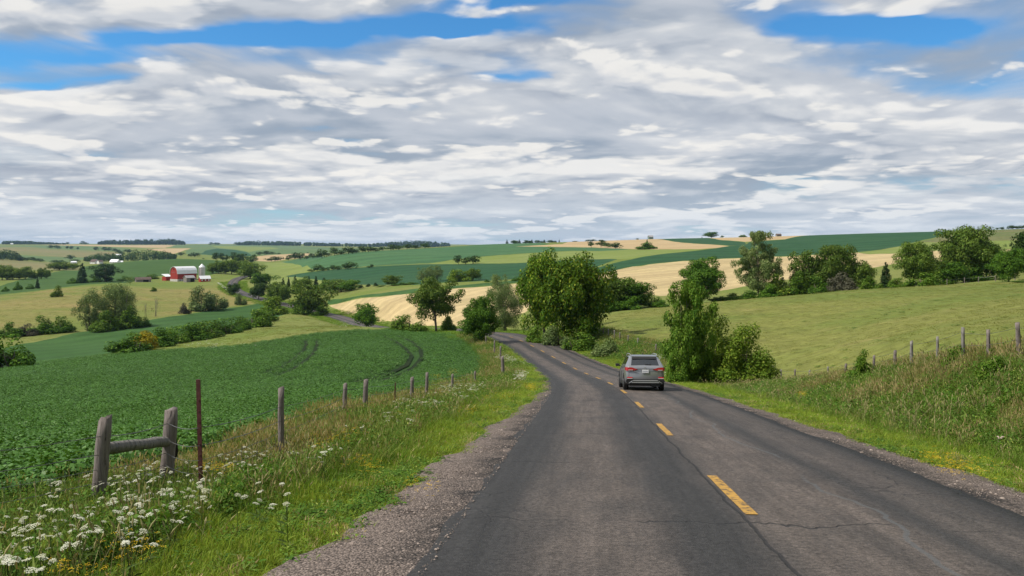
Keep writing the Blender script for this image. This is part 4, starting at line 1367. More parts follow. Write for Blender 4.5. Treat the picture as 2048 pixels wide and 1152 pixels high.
# woods that read as one mass
def wood(name, px0, px1, tops, Y0, Y1, n, label_kind, hmin=.55, seed=1, leaf=2.6, mat='far'):
    """far-off wood: leaf masses over many crowns, one object"""
    rg = np.random.default_rng(seed)
    cs, ns = [], []
    for i in range(n):
        t_ = rg.random()
        px = px0 + (px1 - px0) * t_
        Y = Y0 + (Y1 - Y0) * rg.random()
        X, Y, z = at(px, Y)
        top = np.interp(px, [a for a, b in tops], [b for a, b in tops])
        zt = -(top - HY) / F * Y0
        hh = max(4.0, (zt - z)) * rg.uniform(hmin, 1.0)
        r = hh * rg.uniform(.28, .42)
        c = 46
        d = rg.normal(size=(c, 3))
        d /= np.linalg.norm(d, axis=1)[:, None]
        p = np.array([X, Y, z + hh * .55]) + d * np.array([r, r, hh * .45])
        nn = d + rg.normal(size=(c, 3)) * .4 + np.array([0, 0, .3])
        cs.append(p)
        ns.append(nn / np.linalg.norm(nn, axis=1)[:, None])
    V, Fc = leaf_quads(np.concatenate(cs), np.concatenate(ns), leaf * Y0 / 1500, leaf * .8 * Y0 / 1500, rg)
    o = link(bpy.data.objects.new(name, np_mesh(name, V, Fc, np.full(len(Fc), 4), [LM[mat]])))
    o['kind'] = 'stuff'
    return o


wood('far_wood', 194, 369, [(194, 483), (215, 479.5), (300, 478), (345, 477.5), (366, 480), (370, 484)], 4700, 4900, 150, '', seed=2)
wood('far_wood', 474, 760, [(472, 485), (490, 481), (560, 482), (640, 485), (720, 487), (760, 488)], 4800, 5000, 220, '', seed=3)
wood('far_wood', 745, 900, [(745, 487), (780, 483), (830, 481), (860, 481.5), (900, 486)], 5000, 5200, 150, '', seed=4)
wood('far_wood', 2, 130, [(0, 483), (20, 481), (60, 481.5), (85, 484), (130, 486)], 4600, 4800, 120, '', seed=5)
wood('valley_wood', 168, 235, [(165, 515), (190, 507), (215, 506), (235, 509)], 1600, 1720, 46, '', seed=6)
wood('valley_wood', 228, 350, [(228, 513), (255, 505), (275, 496.5), (285, 499), (310, 499), (325, 501), (350, 509)], 1560, 1720, 80, '', seed=7)
wood('valley_wood', -90, 42, [(-90, 499), (5, 498), (25, 501), (42, 510)], 1500, 1650, 80, '', seed=8)


# ================================================================ fences
M_POST = wood_mat('weathered_post_wood', (.115, .095, .088), (.250, .215, .200), 1.0)
M_POST2 = wood_mat('grey_post_wood', (.150, .140, .130), (.260, .245, .230), 1.0)
M_RUST = plain('rusty_steel', (.105, .040, .036), .75, .3, .3, .3, 14)
M_WIRE = plain('galvanised_wire', (.16, .16, .16), .5, .7, .5, .2, 5)


def post_obj(parent, px, top, Y, r, mat=None, lean=0.0, name='post', label=None, sink=.25, sq=False, n=9):
    """a rough wooden post whose head shows at photo row top; lean = sideways shift of the head in metres"""
    X, Y, z = at(px, Y)
    zt = -(top - HY) / F * Y
    rr = random.Random(int(px * 7 + top))
    mb = MB()
    h = zt - z
    P, RR = [], []
    for k in range(8):
        t_ = k / 7
        P.append((X + lean * (t_ - .0) + rr.uniform(-.06, .06) * r, Y + rr.uniform(-.06, .06) * r, z - sink + (h + sink) * t_))
        RR.append(r * (1.05 - .16 * t_) * rr.uniform(.94, 1.07))
    mb.tube(P, RR, n)
    # slanting, split head
    for i in range(len(mb.v) - n, len(mb.v)):
        x, y, zz_ = mb.v[i]
        mb.v[i] = (x + rr.uniform(-.12, .12) * r, y + rr.uniform(-.12, .12) * r, zz_ + rr.uniform(-.35, .3) * r + (x - X - lean) * .25)
    o = bpy.data.objects.new(name, mb.mesh(name, mat or M_POST, n > 8))
    # origin at the post's own foot, so that its grain runs along it
    for v in o.data.vertices:
        v.co -= Vector((X, Y, z))
    o.location = Vector((X, Y, z)) - parent.location
    link(o, parent)
    if label:
        o['label'] = label
    return Vector((X + lean, Y, zt)), Vector((X, Y, z))


def wire(parent, pts, r=.0045, name='wire', sag=.02, mat=None):
    mb = MB()
    P = []
    for a, b in zip(pts[:-1], pts[1:]):
        for k in range(4):
            t_ = k / 4
            p = a.lerp(b, t_)
            p.z -= sag * 4 * t_ * (1 - t_)
            P.append(p - parent.location)
    P.append(pts[-1] - parent.location)
    mb.tube(P, r, 4, False)
    return mb.obj(name, mat or M_WIRE, parent)


X0, Y0, Z0 = at(193, 12.3)
fl = empty('wire_fence', (X0, Y0, Z0))
set_props(fl, 'old wire fence with wooden posts and an H-shaped brace along the near soybean field', 'fence')
heads = []
heads.append(post_obj(fl, -330, 905, 9.3, .07, lean=.03))
heads.append(post_obj(fl, 191, 834, 12.3, .108, lean=.15, name='brace_post', label='leaning thick grey brace post, nearer the left edge'))
heads.append(post_obj(fl, 330, 819, 14.0, .115, lean=.11, name='brace_post', label='thick grey brace post beside the rusty steel post'))
heads.append(post_obj(fl, 562, 775, 16.2, .064, name='post'))
heads.append(post_obj(fl, 687, 767, 26.5, .072, lean=.06))
heads.append(post_obj(fl, 729, 760, 27.5, .085, lean=.05))
heads.append(post_obj(fl, 823, 755, 35.0, .080, lean=.03))
heads.append(post_obj(fl, 852, 745, 39.0, .080, lean=.06))
heads.append(post_obj(fl, 905, 748, 45.0, .07))
heads.append(post_obj(fl, 950, 742, 52.0, .07))
heads.append(post_obj(fl, 1007, 713, 65.0, .13, lean=-.10, label='gnarled thick post by the white flowers at the bend'))
heads.append(post_obj(fl, 1001, 692, 84.0, .09))
heads.append(post_obj(fl, 989, 681, 97.0, .09))
heads.append(post_obj(fl, 972, 672, 110.0, .09))
# brace rail between the two thick posts
a = heads[1][1].lerp(heads[1][0], .66) - fl.location
b = heads[2][1].lerp(heads[2][0], .60) - fl.location
mb = MB()
rr = random.Random(3)
mb.tube([a.lerp(b, k / 9) + Vector((0, 0, rr.uniform(-.008, .008))) for k in range(10)], [.088 * rr.uniform(.92, 1.06) for k in range(10)], 10)
rail = mb.obj('brace_rail', M_POST2, fl, True)
mb = MB()
for k in range(13):
    p = a.lerp(b, .06 + k * .068)
    q = (b - a).normalized()
    mb.tube([p + q * (-.006 + rr.uniform(-.01, .01)), p + q * .006], [.097, .097], 10, False)
mb.obj('wire_wrap', M_WIRE, rail)
# steel post
X, Y, z = at(404, 12.75)
zt = -(759 - HY) / F * 12.75
mb = MB()
P = [(-.032, -.02, -.3), (.032, -.02, -.3), (.032, .0, -.3), (.012, .022, -.3), (-.012, .022, -.3), (-.032, 0, -.3)]
mb.prism(P, (0, 0, 0), (-.055, 0, zt - z + .3))
for k in range(9):
    mb.box((-.055 * (k * .17 + .3) / (zt - z + .3), -.024, .18 + k * .17), (.016, .012, .02))
o = mb.obj('steel_post', M_RUST, fl)
o.location = Vector((X, Y, z)) - fl.location
o['label'] = 'tall rusty red steel post'
heads_s = (Vector((X - .05, Y, zt)), Vector((X, Y, z)))
X, Y, z = at(789, 30.5)
mb = MB()
mb.prism([(-.02, -.02, -.2), (.02, -.02, -.2), (.02, .02, -.2), (-.02, .02, -.2)], (0, 0, 0), (.03, 0, -(765 - HY) / F * Y - z + .2))
o = mb.obj('steel_post', M_RUST, fl)
o.location = Vector((X, Y, z)) - fl.location
near_posts = heads[:3] + [heads_s] + heads[3:10]
for fr in (.90, .68, .50, .34, .2, .1):
    pl = [f_.lerp(h_, fr * min(1.0, 1.25 / max((h_ - f_).length, .1))) + Vector((0, -.09, 0)) for h_, f_ in near_posts]
    wire(fl, pl, .0062 if fr > .6 else .0045, sag=.05)
mb = MB()       # upright stays of the woven wire
for (h0, f0), (h1, f1) in zip(near_posts[:6], near_posts[1:7]):
    nst = max(2, int((f1 - f0).length / .22))
    for k in range(1, nst):
        t_ = k / nst
        p = f0.lerp(f1, t_) - fl.location + Vector((0, -.09, 0))
        mb.tube([p + Vector((0, 0, .08)), p + Vector((0, 0, .62))], .0028, 3, False)
ws = mb.obj('wire_stays', M_WIRE, fl)
ws['kind'] = 'stuff'

X0, Y0, Z0 = at(1823, 32.5)
fr_ = empty('wire_fence', (X0, Y0, Z0))
set_props(fr_, 'grey post and wire fence along the top of the right roadside bank, bordering the pasture', 'fence')
RP = [post_obj(fr_, 2205, 640, 20.8, .07, M_POST2)]
for px, top, Y, r, ln in [(2040, 646, 24.8, .085, -.08), (1978, 659, 26.5, .075, -.03), (1927, 655, 28.2, .075, -.02), (1875, 673, 30.3, .06, .0), (1823, 682, 32.5, .08, .0), (1790, 701, 34.6, .085, .0), (1748, 711, 37.2, .075, 0),
                          (1724, 720, 39, .07, 0), (1690, 727, 42, .08, .05), (1657, 733, 45.5, .06, -.04), (1619, 740, 50.5, .07, 0), (1590, 739, 54, .07, 0), (1563, 739, 58, .06, -.03), (1547, 732, 61, .09, 0)]:
    RP.append(post_obj(fr_, px, top, Y, r * .82, M_POST2 if px % 2 else M_POST, ln))


def fence_y(px, off=10.6):
    lo, hi = 62.0, 140.0
    for _ in range(40):
        m_ = (lo + hi) / 2
        if (px - CX) / F * m_ - (road_x(m_) + off) > 0:
            hi = m_
        else:
            lo = m_
    return lo


for px, top in [(1500, 720), (1440, 715), (1380, 708), (1312, 694), (1275, 683), (1256, 677), (1240, 669), (1229, 664), (1217, 656), (1206, 651), (1194, 646)]:
    Y = fence_y(px)
    X, Y, z = at(px, Y)
    top = HY - (z + 1.15) / Y * F
    RP.append(post_obj(fr_, px, top, Y, .085, M_POST2 if px % 2 else M_POST, rt.uniform(-.08, .08)))
for fr in (.88, .6, .3):
    wire(fr_, [f_.lerp(h_, fr) + Vector((-.08, 0, 0)) for h_, f_ in RP], .006)

X0, Y0, Z0 = at(1930, 168)
fc = empty('wire_fence', (X0, Y0, Z0))
set_props(fc, "short run of thin dark fence posts along the pasture's far right rim", 'fence')
CP = [post_obj(fc, px, HY - (at(px, Y)[2] + 1.2) / Y * F, Y, .085, M_POST, n=6) for px, Y in [(1866, 171), (1894, 172), (1929, 172), (1957, 171), (1991, 169), (2030, 168)]]
wire(fc, [f_.lerp(h_, .85) for h_, f_ in CP], .012)

# a dark scrap caught behind the thick brace post
X, Y, z = at(345, 14.15)
zc_ = -(892 - HY) / F * Y
mb = MB()
rr = random.Random(8)
ringz = [(.20, .03), (.12, .06), (.02, .075), (-.08, .065), (-.16, .05), (-.24, .02)]
mb.tube([(rr.uniform(-.02, .02), rr.uniform(-.01, .01), dz_) for dz_, _r in ringz], [r_ for _d, r_ in ringz], 7)
mb.v = [(x + rr.uniform(-.018, .018), y * .4, z_ + rr.uniform(-.02, .02)) for x, y, z_ in mb.v]
scrap = mb.obj('plastic_scrap', plain('dark_scrap', (.022, .018, .016), .6, 0, .3, .3, 9))
scrap.location = (X + .03, Y, zc_)
set_props(scrap, 'small dark ragged scrap hanging behind the thick brace post', 'scrap')
# pale litter in the weeds of the right bank
X, Y, z = pt(2005, 884, lift=.25)
mb = MB()
for k in range(5):
    c_ = Vector((rr.uniform(-.22, .22), rr.uniform(-.1, .1), rr.uniform(-.03, .06)))
    e_ = [c_ + Vector((rr.uniform(-.09, .09), rr.uniform(-.05, .05), rr.uniform(-.04, .06))) for _ in range(5)]
    mb.add(e_, [(0, 1, 2), (0, 2, 3), (0, 3, 4), (1, 2, 4), (2, 3, 4)])
lit_ = mb.obj('litter', plain('pale_pink_plastic', (.42, .30, .28), .5, 0, .4, .2, 8))
lit_.location = (X, Y, z + .27)
set_props(lit_, 'crumpled pale pink litter caught in the weeds of the right bank', 'litter')

# ================================================================ farm
M_RED = plain('barn_red_boards', (.30, .038, .028), .8, 0, .2, .22, 1.2)
M_TIN = plain('white_tin_roof', (.72, .73, .75), .45, .1, .4, .05, .6)
M_TIN2 = plain('weathered_tin_roof', (.32, .31, .31), .6, .1, .3, .25, 1.0)
M_ROOFB = plain('brown_old_roof', (.115, .085, .072), .85, 0, .2, .25, 1.0)
M_STONE = plain('whitewashed_stone', (.48, .46, .43), .9, 0, .2, .4, 1.6)
M_DARK = plain('dark_opening', (.012, .011, .011), .9, 0, .1, .1, 2)
M_CONC = plain('silo_concrete', (.60, .59, .57), .85, 0, .2, .12, .8)
M_WHITE = plain('white_boards', (.74, .74, .73), .7, 0, .3, .08, 1)
M_GREYB = plain('grey_boards', (.22, .20, .18), .85, 0, .2, .25, 2)


def local(parent, fn, name, mat, **kw):
    mb = MB()
    fn(mb)
    return mb.obj(name, mat, parent, **kw)


bX, bY, bZ = at(367, 640)
BZ = bZ - .2
rzb = R(53)
barn = empty('barn', (bX, bY, BZ), rzb)
set_props(barn, 'large red barn with a rounded white roof and whitewashed stone base, beside the silo', 'barn')
BL, BW, HB, HE, HR = 16.0, 10.0, 1.7, 6.2, 11.2      # length (local x), width (local y), base, eaves, ridge
# the barn's gable end shows on the left, its long side to the right
arc = []
for k in range(9):
    t_ = k / 8
    an = PI * t_
    arc.append((-math.cos(an) * BW / 2 * (1.0), HE + (HR - HE) * (math.sin(an) ** .85)))
gable = [(-BW / 2, HB), (BW / 2, HB)] + [(-y, z) for y, z in arc]
gable = [(y, z) for y, z in gable]
poly = [(-BW / 2, HB)] + arc + [(BW / 2, HB)]
local(barn, lambda mb: mb.prism([(0, y, z) for y, z in poly][::-1], (-BL / 2, 0, 0), (BL / 2, 0, 0)), 'wall', M_RED)
rp = [(y * 1.05, z + .12) for y, z in arc]
outer = [(-BW / 2 * 1.12, HE - .35)] + rp + [(BW / 2 * 1.12, HE - .35)]
inner = [(y * .985, z - .16) for y, z in outer]
local(barn, lambda mb: [mb.prism([(0, *outer[i]), (0, *outer[i + 1]), (0, *inner[i + 1]), (0, *inner[i])], (-BL / 2 - .5, 0, 0), (BL / 2 + .5, 0, 0)) for i in range(len(outer) - 1)], 'roof', M_TIN)
local(barn, lambda mb: mb.box((0, 0, HB / 2 - .5), (BL + .3, BW + .3, HB + 1.0)), 'stone_base', M_STONE)
for k in range(4):
    local(barn, lambda mb: mb.box((-BL / 2 + 2 + k * 2.6, -BW / 2 - .16, 1.0), (.9, .12, .7)), 'window', M_DARK)
local(barn, lambda mb: mb.box((-BL / 2 - .06, 0, 4.6), (.12, 3.6, 4.4)), 'door', M_RED)
local(barn, lambda mb: mb.box((-BL / 2 - .10, 0, 6.9), (.10, 4.0, .18)), 'door_rail', M_GREYB)
local(barn, lambda mb: mb.box((-BL / 2 - .05, 0, 9.3), (.1, 1.1, 1.0)), 'hatch', M_DARK)
local(barn, lambda mb: mb.box((-3.2, -BW / 2 * .76, HE + 3.0), (.5, .5, 1.2)), 'roof_vent', M_GREYB)
for k in range(11):
    local(barn, lambda mb: mb.box((-BL / 2 + .75 + k * 1.42, -BW / 2 - .03, (HB + HE) / 2 - .05), (.10, .06, HE - HB - .3)), 'batten', M_RED)


def gable_house(name, label, cat, px, Y, L, Wd, hw, hr, rz, wall, roof, opening=None, dz=0.0, group=None, windows=0, slope=False):
    X, Y, z = at(px, Y)
    e = empty(name, (X, Y, z - .15 + dz), rz)
    set_props(e, label, cat, group)
    local(e, lambda mb: mb.box((0, 0, hw / 2 - .3), (L, Wd, hw + .6)), 'wall', wall)
    if slope:
        local(e, lambda mb: mb.prism([(0, -Wd / 2 - .4, hw + .02), (0, Wd / 2 + .4, hr), (0, Wd / 2 + .4, hr + .18), (0, -Wd / 2 - .4, hw + .2)], (-L / 2 - .4, 0, 0), (L / 2 + .4, 0, 0)), 'roof', roof)
    else:
        local(e, lambda mb: mb.prism([(0, -Wd / 2 - .4, hw - .15), (0, 0, hr), (0, Wd / 2 + .4, hw - .15), (0, Wd / 2 + .4, hw + .05), (0, 0, hr + .2), (0, -Wd / 2 - .4, hw + .05)][::-1], (-L / 2 - .4, 0, 0), (L / 2 + .4, 0, 0)), 'roof', roof)
        local(e, lambda mb: mb.prism([(0, -Wd / 2, hw), (0, Wd / 2, hw), (0, 0, hr - .05)][::-1], (-L / 2 + .02, 0, 0), (L / 2 - .02, 0, 0)), 'gable', wall)
    if opening:
        for (ox, ow, oh) in opening:
            local(e, lambda mb: mb.box((ox, -Wd / 2 - .03, oh / 2), (ow, .1, oh)), 'door', M_DARK)  # no door leaf: black box painted as the shaded inside of the opening
    for k in range(windows):
        local(e, lambda mb: mb.box((-L / 2 + (k + .5) * L / windows, -Wd / 2 - .04, hw * .6), (.9, .08, 1.0)), 'window', M_WHITE if wall is M_RED else M_DARK)
    return e


gable_house('lean_to', 'low red lean-to with a white roof at the left end of the barn', 'shed', 334, 646, 5.0, 5.5, 3.2, 5.0, R(53), M_RED, M_TIN, slope=True)
gable_house('shed', 'grey roofed open-fronted shed before the long side of the barn', 'shed', 378, 622, 6.6, 5.0, 3.4, 5.0, R(50), M_GREYB, M_TIN2, [(1.3, 3.0, 2.9)])
gable_house('shed', 'small red shed with a white roof right of the barn, below the silo', 'shed', 409, 622, 7.4, 4.6, 2.3, 4.4, R(38), M_RED, M_TIN, windows=3)
gable_house('shed', 'long low brown-roofed shed with a dark opening, left of the barn', 'shed', 286, 624, 10.5, 5.0, 1.9, 3.6, R(34), M_GREYB, M_ROOFB, [(1.6, 3.8, 1.7)])
sX, sY, sZ = at(404, 652)
silo = empty('silo', (sX, sY, sZ - .2))
set_props(silo, 'pale concrete silo with a pointed white cap behind the barn', 'silo')
local(silo, lambda mb: mb.tube([(0, 0, -1), (0, 0, 9.6)], 2.35, 24), 'cylinder_wall', M_CONC, smooth=False)
local(silo, lambda mb: mb.tube([(0, 0, 9.55), (0, 0, 10.2), (0, 0, 12.3)], [2.5, 2.1, .12], 24), 'roof', M_TIN)
local(silo, lambda mb: mb.box((-1.55, -1.95, 4.6), (.5, .5, 9.6), R(38)), 'chute', M_CONC)
for k in range(6):
    local(silo, lambda mb: mb.tube([(0, 0, 1.2 + 1.5 * k), (0, 0, 1.28 + 1.5 * k)], 2.38, 24), 'hoop', M_GREYB)
HSE = 'white buildings of the farmstead in the valley'
for px, Y, L, wd, hw, hr, rz, lb in [(148, 1480, 9, 6, 2.2, 4.0, R(8), 'leftmost of the white buildings in the distant valley'), (189, 1475, 13, 9, 3.6, 8.0, R(-25), 'brownish-roofed white house in the distant valley'),
                                     (200, 1470, 8, 7, 4.2, 7.0, R(60), 'white building right against the brownish-roofed house in the distant valley'), (230, 1460, 15, 9, 4.2, 8.2, R(-12), 'largest white building in the distant valley, by the green hill'),
                                     (241, 1465, 8, 6, 3.4, 5.6, R(15), 'small white shed right of the largest valley building')]:
    gable_house('farm_building', lb, 'building', px, Y, L, wd, hw, hr, rz, M_WHITE, M_ROOFB if 'brownish' in lb else M_TIN, group=HSE, windows=3)
gable_house('farm_building', 'small white shed up among the trees of the distant valley wood', 'building', 236, 1760, 12, 8, 4, 6.5, R(4), M_WHITE, M_TIN, dz=6)
gable_house('farm_building', 'tiny pale building on the far left skyline', 'building', 24, 4300, 12, 8, 5, 8, R(10), M_WHITE, M_TIN)
gable_house('farm_building', 'tiny grey-green building on the skyline above the pointed tree clump', 'building', 1301, 1262, 7, 5, 3.5, 6, R(15), plain('grey_green_boards', (.14, .22, .20), .8), M_TIN2)
gable_house('farm_building', 'tiny pale farm building on the skyline right of the airy poplar', 'building', 1557, 1050, 6, 4, 1.6, 3.4, R(10), M_GREYB, M_ROOFB)
# pale farm track by the barn
m, t, bs, _ = new_mat('pale_track')
t.put(bs.inputs['Base Color'], t.mix(t.noise(t.new('ShaderNodeNewGeometry').outputs['Position'], .8, 4), (.34, .33, .28), (.52, .50, .44)))
tp = [pt(437, 566), pt(441, 569), pt(446, 573), pt(451, 577.5), pt(455, 580)]
V, Fq = [], []
for i, p in enumerate(tp):
    for s_ in (-1.0, 1.0):
        V.append((p[0] + s_ * .9, p[1] + s_ * .4, float(H(p[0] + s_ * .9, p[1] + s_ * .4)[0]) + .25))
    if i:
        Fq.append((2 * i - 2, 2 * i - 1, 2 * i + 1, 2 * i))
me = bpy.data.meshes.new('path')
me.from_pydata(V, [], Fq)
me.materials.append(m)
o = link(bpy.data.objects.new('path', me))
o['kind'] = 'structure'

# ================================================================ car
M_BODY = plain('grey_metallic_paint', (.25, .26, .275), .28, .45, .5, .03, 1.0, coat=.8)
M_BLK = plain('black_plastic', (.018, .018, .019), .6, 0, .4, .1, 4)
M_GLASS = plain('dark_car_glass', (.015, .018, .020), .06, 0, .8, .05, 1, coat=.5)
M_SILV = plain('silver_trim', (.42, .43, .44), .35, .6, .5, .05, 2)
M_LAMP = plain('red_lamp_lens', (.38, .012, .018), .2, 0, .6, .1, 3, coat=.5)
M_REFL = plain('red_reflector', (.55, .02, .03), .25, 0, .6, .05, 3)
M_LENSW = plain('white_lamp_lens', (.60, .58, .56), .2, 0, .6, .05, 3)
M_TYRE = plain('tyre_rubber', (.016, .016, .017), .85, 0, .2, .1, 6)
M_PLATE = plain('plate_white', (.66, .68, .70), .5, 0, .3, .03, 3)
M_INK = plain('plate_ink', (.12, .14, .20), .6, 0, .3, .03, 3)

M_RIM = plain('dark_alloy', (.10, .10, .105), .4, .5, .5, .05, 2)
CY = 41.6
cXw = (1281 - CX) / F * CY
hd_ = float(road_head(CY))
slope = float(road_z(CY + 1.4) - road_z(CY - 1.4)) / 2.8
s_car = (cXw - float(road_x(CY))) / math.sqrt(1 + hd_ * hd_)
car = empty('car', (cXw, CY, float(road_z(CY)) - .02 * abs(s_car) ** 1.2 / 3.45), -math.atan(hd_), math.atan(slope))
car.rotation_mode = 'XYZ'
set_props(car, 'grey sport utility car seen from behind, driving away in the right lane', 'car')
ST = [  # y, half width, bottom, belt height, roof half width, roof height
    (-2.37, .76, .44, 1.04, .72, 1.06), (-2.33, .86, .38, 1.10, .79, 1.12), (-2.22, .915, .34, 1.13, .76, 1.21), (-2.05, .935, .30, 1.15, .72, 1.38), (-1.86, .945, .28, 1.15, 0.685, 1.565), (-1.70, .945, .27, 1.14, 0.675, 1.625),
    (-1.2, .945, .25, 1.12, 0.675, 1.665), (-.4, .945, .24, 1.09, 0.675, 1.685), (.3, .945, .24, 1.07, 0.67, 1.67), (.75, .945, .24, 1.06, 0.66, 1.58), (1.15, .94, .24, 1.05, 0.67, 1.33), (1.45, .93, .25, 1.03, .66, 1.10), (1.7, .92, .27, 1.0, .68, 1.03), (2.1, .86, .30, .90, .62, .95), (2.32, .72, .36, .74, .50, .80)]


def section(y, w, zb, zbelt, wr, zr):
    return [(0, y, zb), (w * .90, y, zb), (w * .985, y, zb + .10), (w, y, zb + .30), (w * .998, y, (zb + .3 + zbelt) / 2 + .08), (w * .965, y, zbelt - .02), (w * .94, y, zbelt + .02),
            (wr + (w * .94 - wr) * .18, y, zbelt + (zr - zbelt) * .80), (wr, y, zr - .045 * min(1, (zr - zbelt) / .4)), (wr * .82, y, zr - .008), (0, y, zr + .012)]


SEC = [section(*s_) for s_ in ST]
NP = len(SEC[0])
mb = MB()
vs_ = []
for sc_ in SEC:
    vs_ += sc_ + [(-x, y, z) for x, y, z in sc_[1:-1][::-1]]
NR = 2 * NP - 2
fs = []
for i in range(len(SEC) - 1):
    for k in range(NR):
        fs.append((i * NR + k, i * NR + (k + 1) % NR, (i + 1) * NR + (k + 1) % NR, (i + 1) * NR + k))
fs.append(tuple(range(NR))[::-1])
fs.append(tuple((len(SEC) - 1) * NR + k for k in range(NR)))
mb.add(vs_, fs)
mb.obj('body', M_BODY, car, True)


def panel(name, mat, grid, off=.012, parent=None):
    """grid: rows of points lying on the body; lifted off it along its normal"""
    n, k = len(grid), len(grid[0])
    G = [[Vector(p) for p in row] for row in grid]
    V = []
    for i in range(n):
        for j in range(k):
            du = G[min(i + 1, n - 1)][j] - G[max(i - 1, 0)][j]
            dv = G[i][min(j + 1, k - 1)] - G[i][max(j - 1, 0)]
            nn = du.cross(dv)
            nn.normalize()
            c_ = G[i][j] - Vector((0, G[i][j].y * .7, .75))
            if nn.dot(c_) < 0:
                nn = -nn
            V.append(G[i][j] + nn * off)
    f_ = [(i * k + j, i * k + j + 1, (i + 1) * k + j + 1, (i + 1) * k + j) for i in range(n - 1) for j in range(k - 1)]
    mb = MB()
    mb.add(V, f_)
    return mb.obj(name, mat, parent or car, True)


def lerp3(a, b, t_):
    return tuple(a[i] + (b[i] - a[i]) * t_ for i in range(3))


def body_pt(y, x_frac=None, u=None):
    """point on the body at station y; u runs over the half section index"""
    ys_ = [s_[0] for s_ in ST]
    i = max(0, min(len(ys_) - 2, int(np.searchsorted(ys_, y)) - 1))
    t_ = (y - ys_[i]) / (ys_[i + 1] - ys_[i])
    sec = [lerp3(a, b, t_) for a, b in zip(SEC[i], SEC[i + 1])]
    k = min(NP - 2, int(u))
    return lerp3(sec[k], sec[k + 1], u - k)


# rear window over the sloping tail
rows_ = []
for y in (-2.24, -2.12, -2.0, -1.9, -1.80):
    half = [body_pt(y, u=u) for u in (8.75, 9.15, 9.6, 10)]
    rows_.append(half + [(-x, yy, z) for x, yy, z in half[:-1][::-1]])
rw = panel('rear_window', M_GLASS, rows_, .010)
for sd in (-1, 1):
    g = []
    for y in (-1.55, -1.1, -.6, -.08):
        g.append([(sd * p[0], p[1], p[2]) for p in (body_pt(y, u=u) for u in (6.25, 6.8, 7.4))])
    panel('side_window', M_GLASS, g, .008)
    g = []
    for y in (.0, .4, .75, 1.0):
        g.append([(sd * p[0], p[1], p[2]) for p in (body_pt(y, u=u) for u in (6.25, 6.7, 7.1 if y > .7 else 7.4))])
    panel('side_window', M_GLASS, g, .008)
    # tail lamps wrap the corner
    mb = MB()      # tail lamp: a wedge on the tailgate that wraps round the corner
    for pl, y0, y1 in (([(.36, 1.0), (.56, .945), (.84, .935), (.84, 1.10), (.62, 1.09)], -2.415, -2.30),):
        mb.prism([(sd * x, 0, z) for x, z in (pl if sd > 0 else pl[::-1])], (0, y0, 0), (0, y1, 0))
    A = [(.84, -2.415, .935), (.84, -2.415, 1.10), (.925, -2.33, 1.10), (.925, -2.33, .945), (.957, -2.12, .99), (.957, -2.12, 1.075), (.84, -2.2, .935), (.84, -2.2, 1.10)]
    mb.add([(sd * x, y, z) for x, y, z in A], [(0, 1, 2, 3), (3, 2, 5, 4), (1, 7, 5, 2), (0, 3, 4, 6), (6, 4, 5, 7)])
    tl = mb.obj('tail_light', M_LAMP, car)
    mb = MB()
    mb.box((sd * .70, -2.420, .968), (.22, .012, .022))
    mb.obj('reversing_lens', M_LENSW, tl)
    mb = MB()
    mb.box((sd * .735, -2.385, .615), (.25, .03, .052))
    rf = mb.obj('reflector', M_REFL, car)
    mb = MB()
    mb.box((sd * .735, -2.388, .572), (.24, .03, .026))
    mb.obj('reflector_trim', M_LENSW, rf)
    # roof rail
    mb = MB()
    mb.tube([(sd * .635, -1.62, 1.66), (sd * .638, -1.45, 1.725), (sd * .64, -.3, 1.75), (sd * .64, .35, 1.71), (sd * .635, .5, 1.66)], .018, 6)
    mb.obj('roof_rail', M_SILV, car, True)
    # mirror
    mb = MB()
    mb.tube([(sd * .93, .78, 1.10), (sd * 1.0, .76, 1.14)], .03, 6)
    mb.box((sd * 1.085, .75, 1.16), (.21, .10, .135))
    mb.obj('wing_mirror', M_BLK, car, bevel=.02)
    # door lines and handles
    for yy in (-.04, 1.02):
        mb = MB()
        mb.tube([(sd * .952, yy, .42), (sd * .951, yy, .8), (sd * .925, yy, 1.04)], .006, 4, False)
        mb.obj('door_gap', M_BLK, car)
    for yy in (-.25, .8):
        mb = MB()
        mb.box((sd * .955, yy, .93), (.03, .2, .03))
        mb.obj('door_handle', M_BODY, car)
    mb = MB()
    mb.box((sd * .945, -.0, .34), (.03, 1.8, .16))
    mb.obj('sill_trim', M_BLK, car)
    for yy in (-1.37, 1.40):
        mb = MB()      # dark arch around the wheel
        mb.tube([(sd * .80, yy, .37), (sd * .957, yy, .37)], [.44, .44], 24)
        mb.obj('wheel_arch', M_BLK, car)
        w_ = empty('wheel', (sd * .855, yy, .355))
        w_.parent = car
        mb = MB()
        mb.tube([(-.118, 0, 0), (-.10, 0, 0), (.10, 0, 0), (.118, 0, 0)], [.325, .355, .355, .325], 26)
        mb.obj('tyre', M_TYRE, w_, True)
        mb = MB()
        mb.tube([(sd * .10, 0, 0), (sd * .122, 0, 0)], [.235, .225], 20)
        for q in range(5):
            a_ = q * 2 * PI / 5
            mb.box((sd * .125, math.cos(a_) * .12, math.sin(a_) * .12), (.012, .05, .05))
        mb.obj('rim', M_RIM, w_)
mb = MB()
mb.box((0, -2.405, 1.02), (.92, .012, .020))
mb.obj('trim_strip', M_BLK, car)
mb = MB()
mb.tube([(0, -2.40, 1.085), (0, -2.415, 1.085)], .042, 14)
mb.obj('emblem', M_SILV, car)
mb = MB()
mb.box((0, -2.405, .915), (.305, .016, .155))
plate = mb.obj('number_plate', M_PLATE, car)
mb = MB()
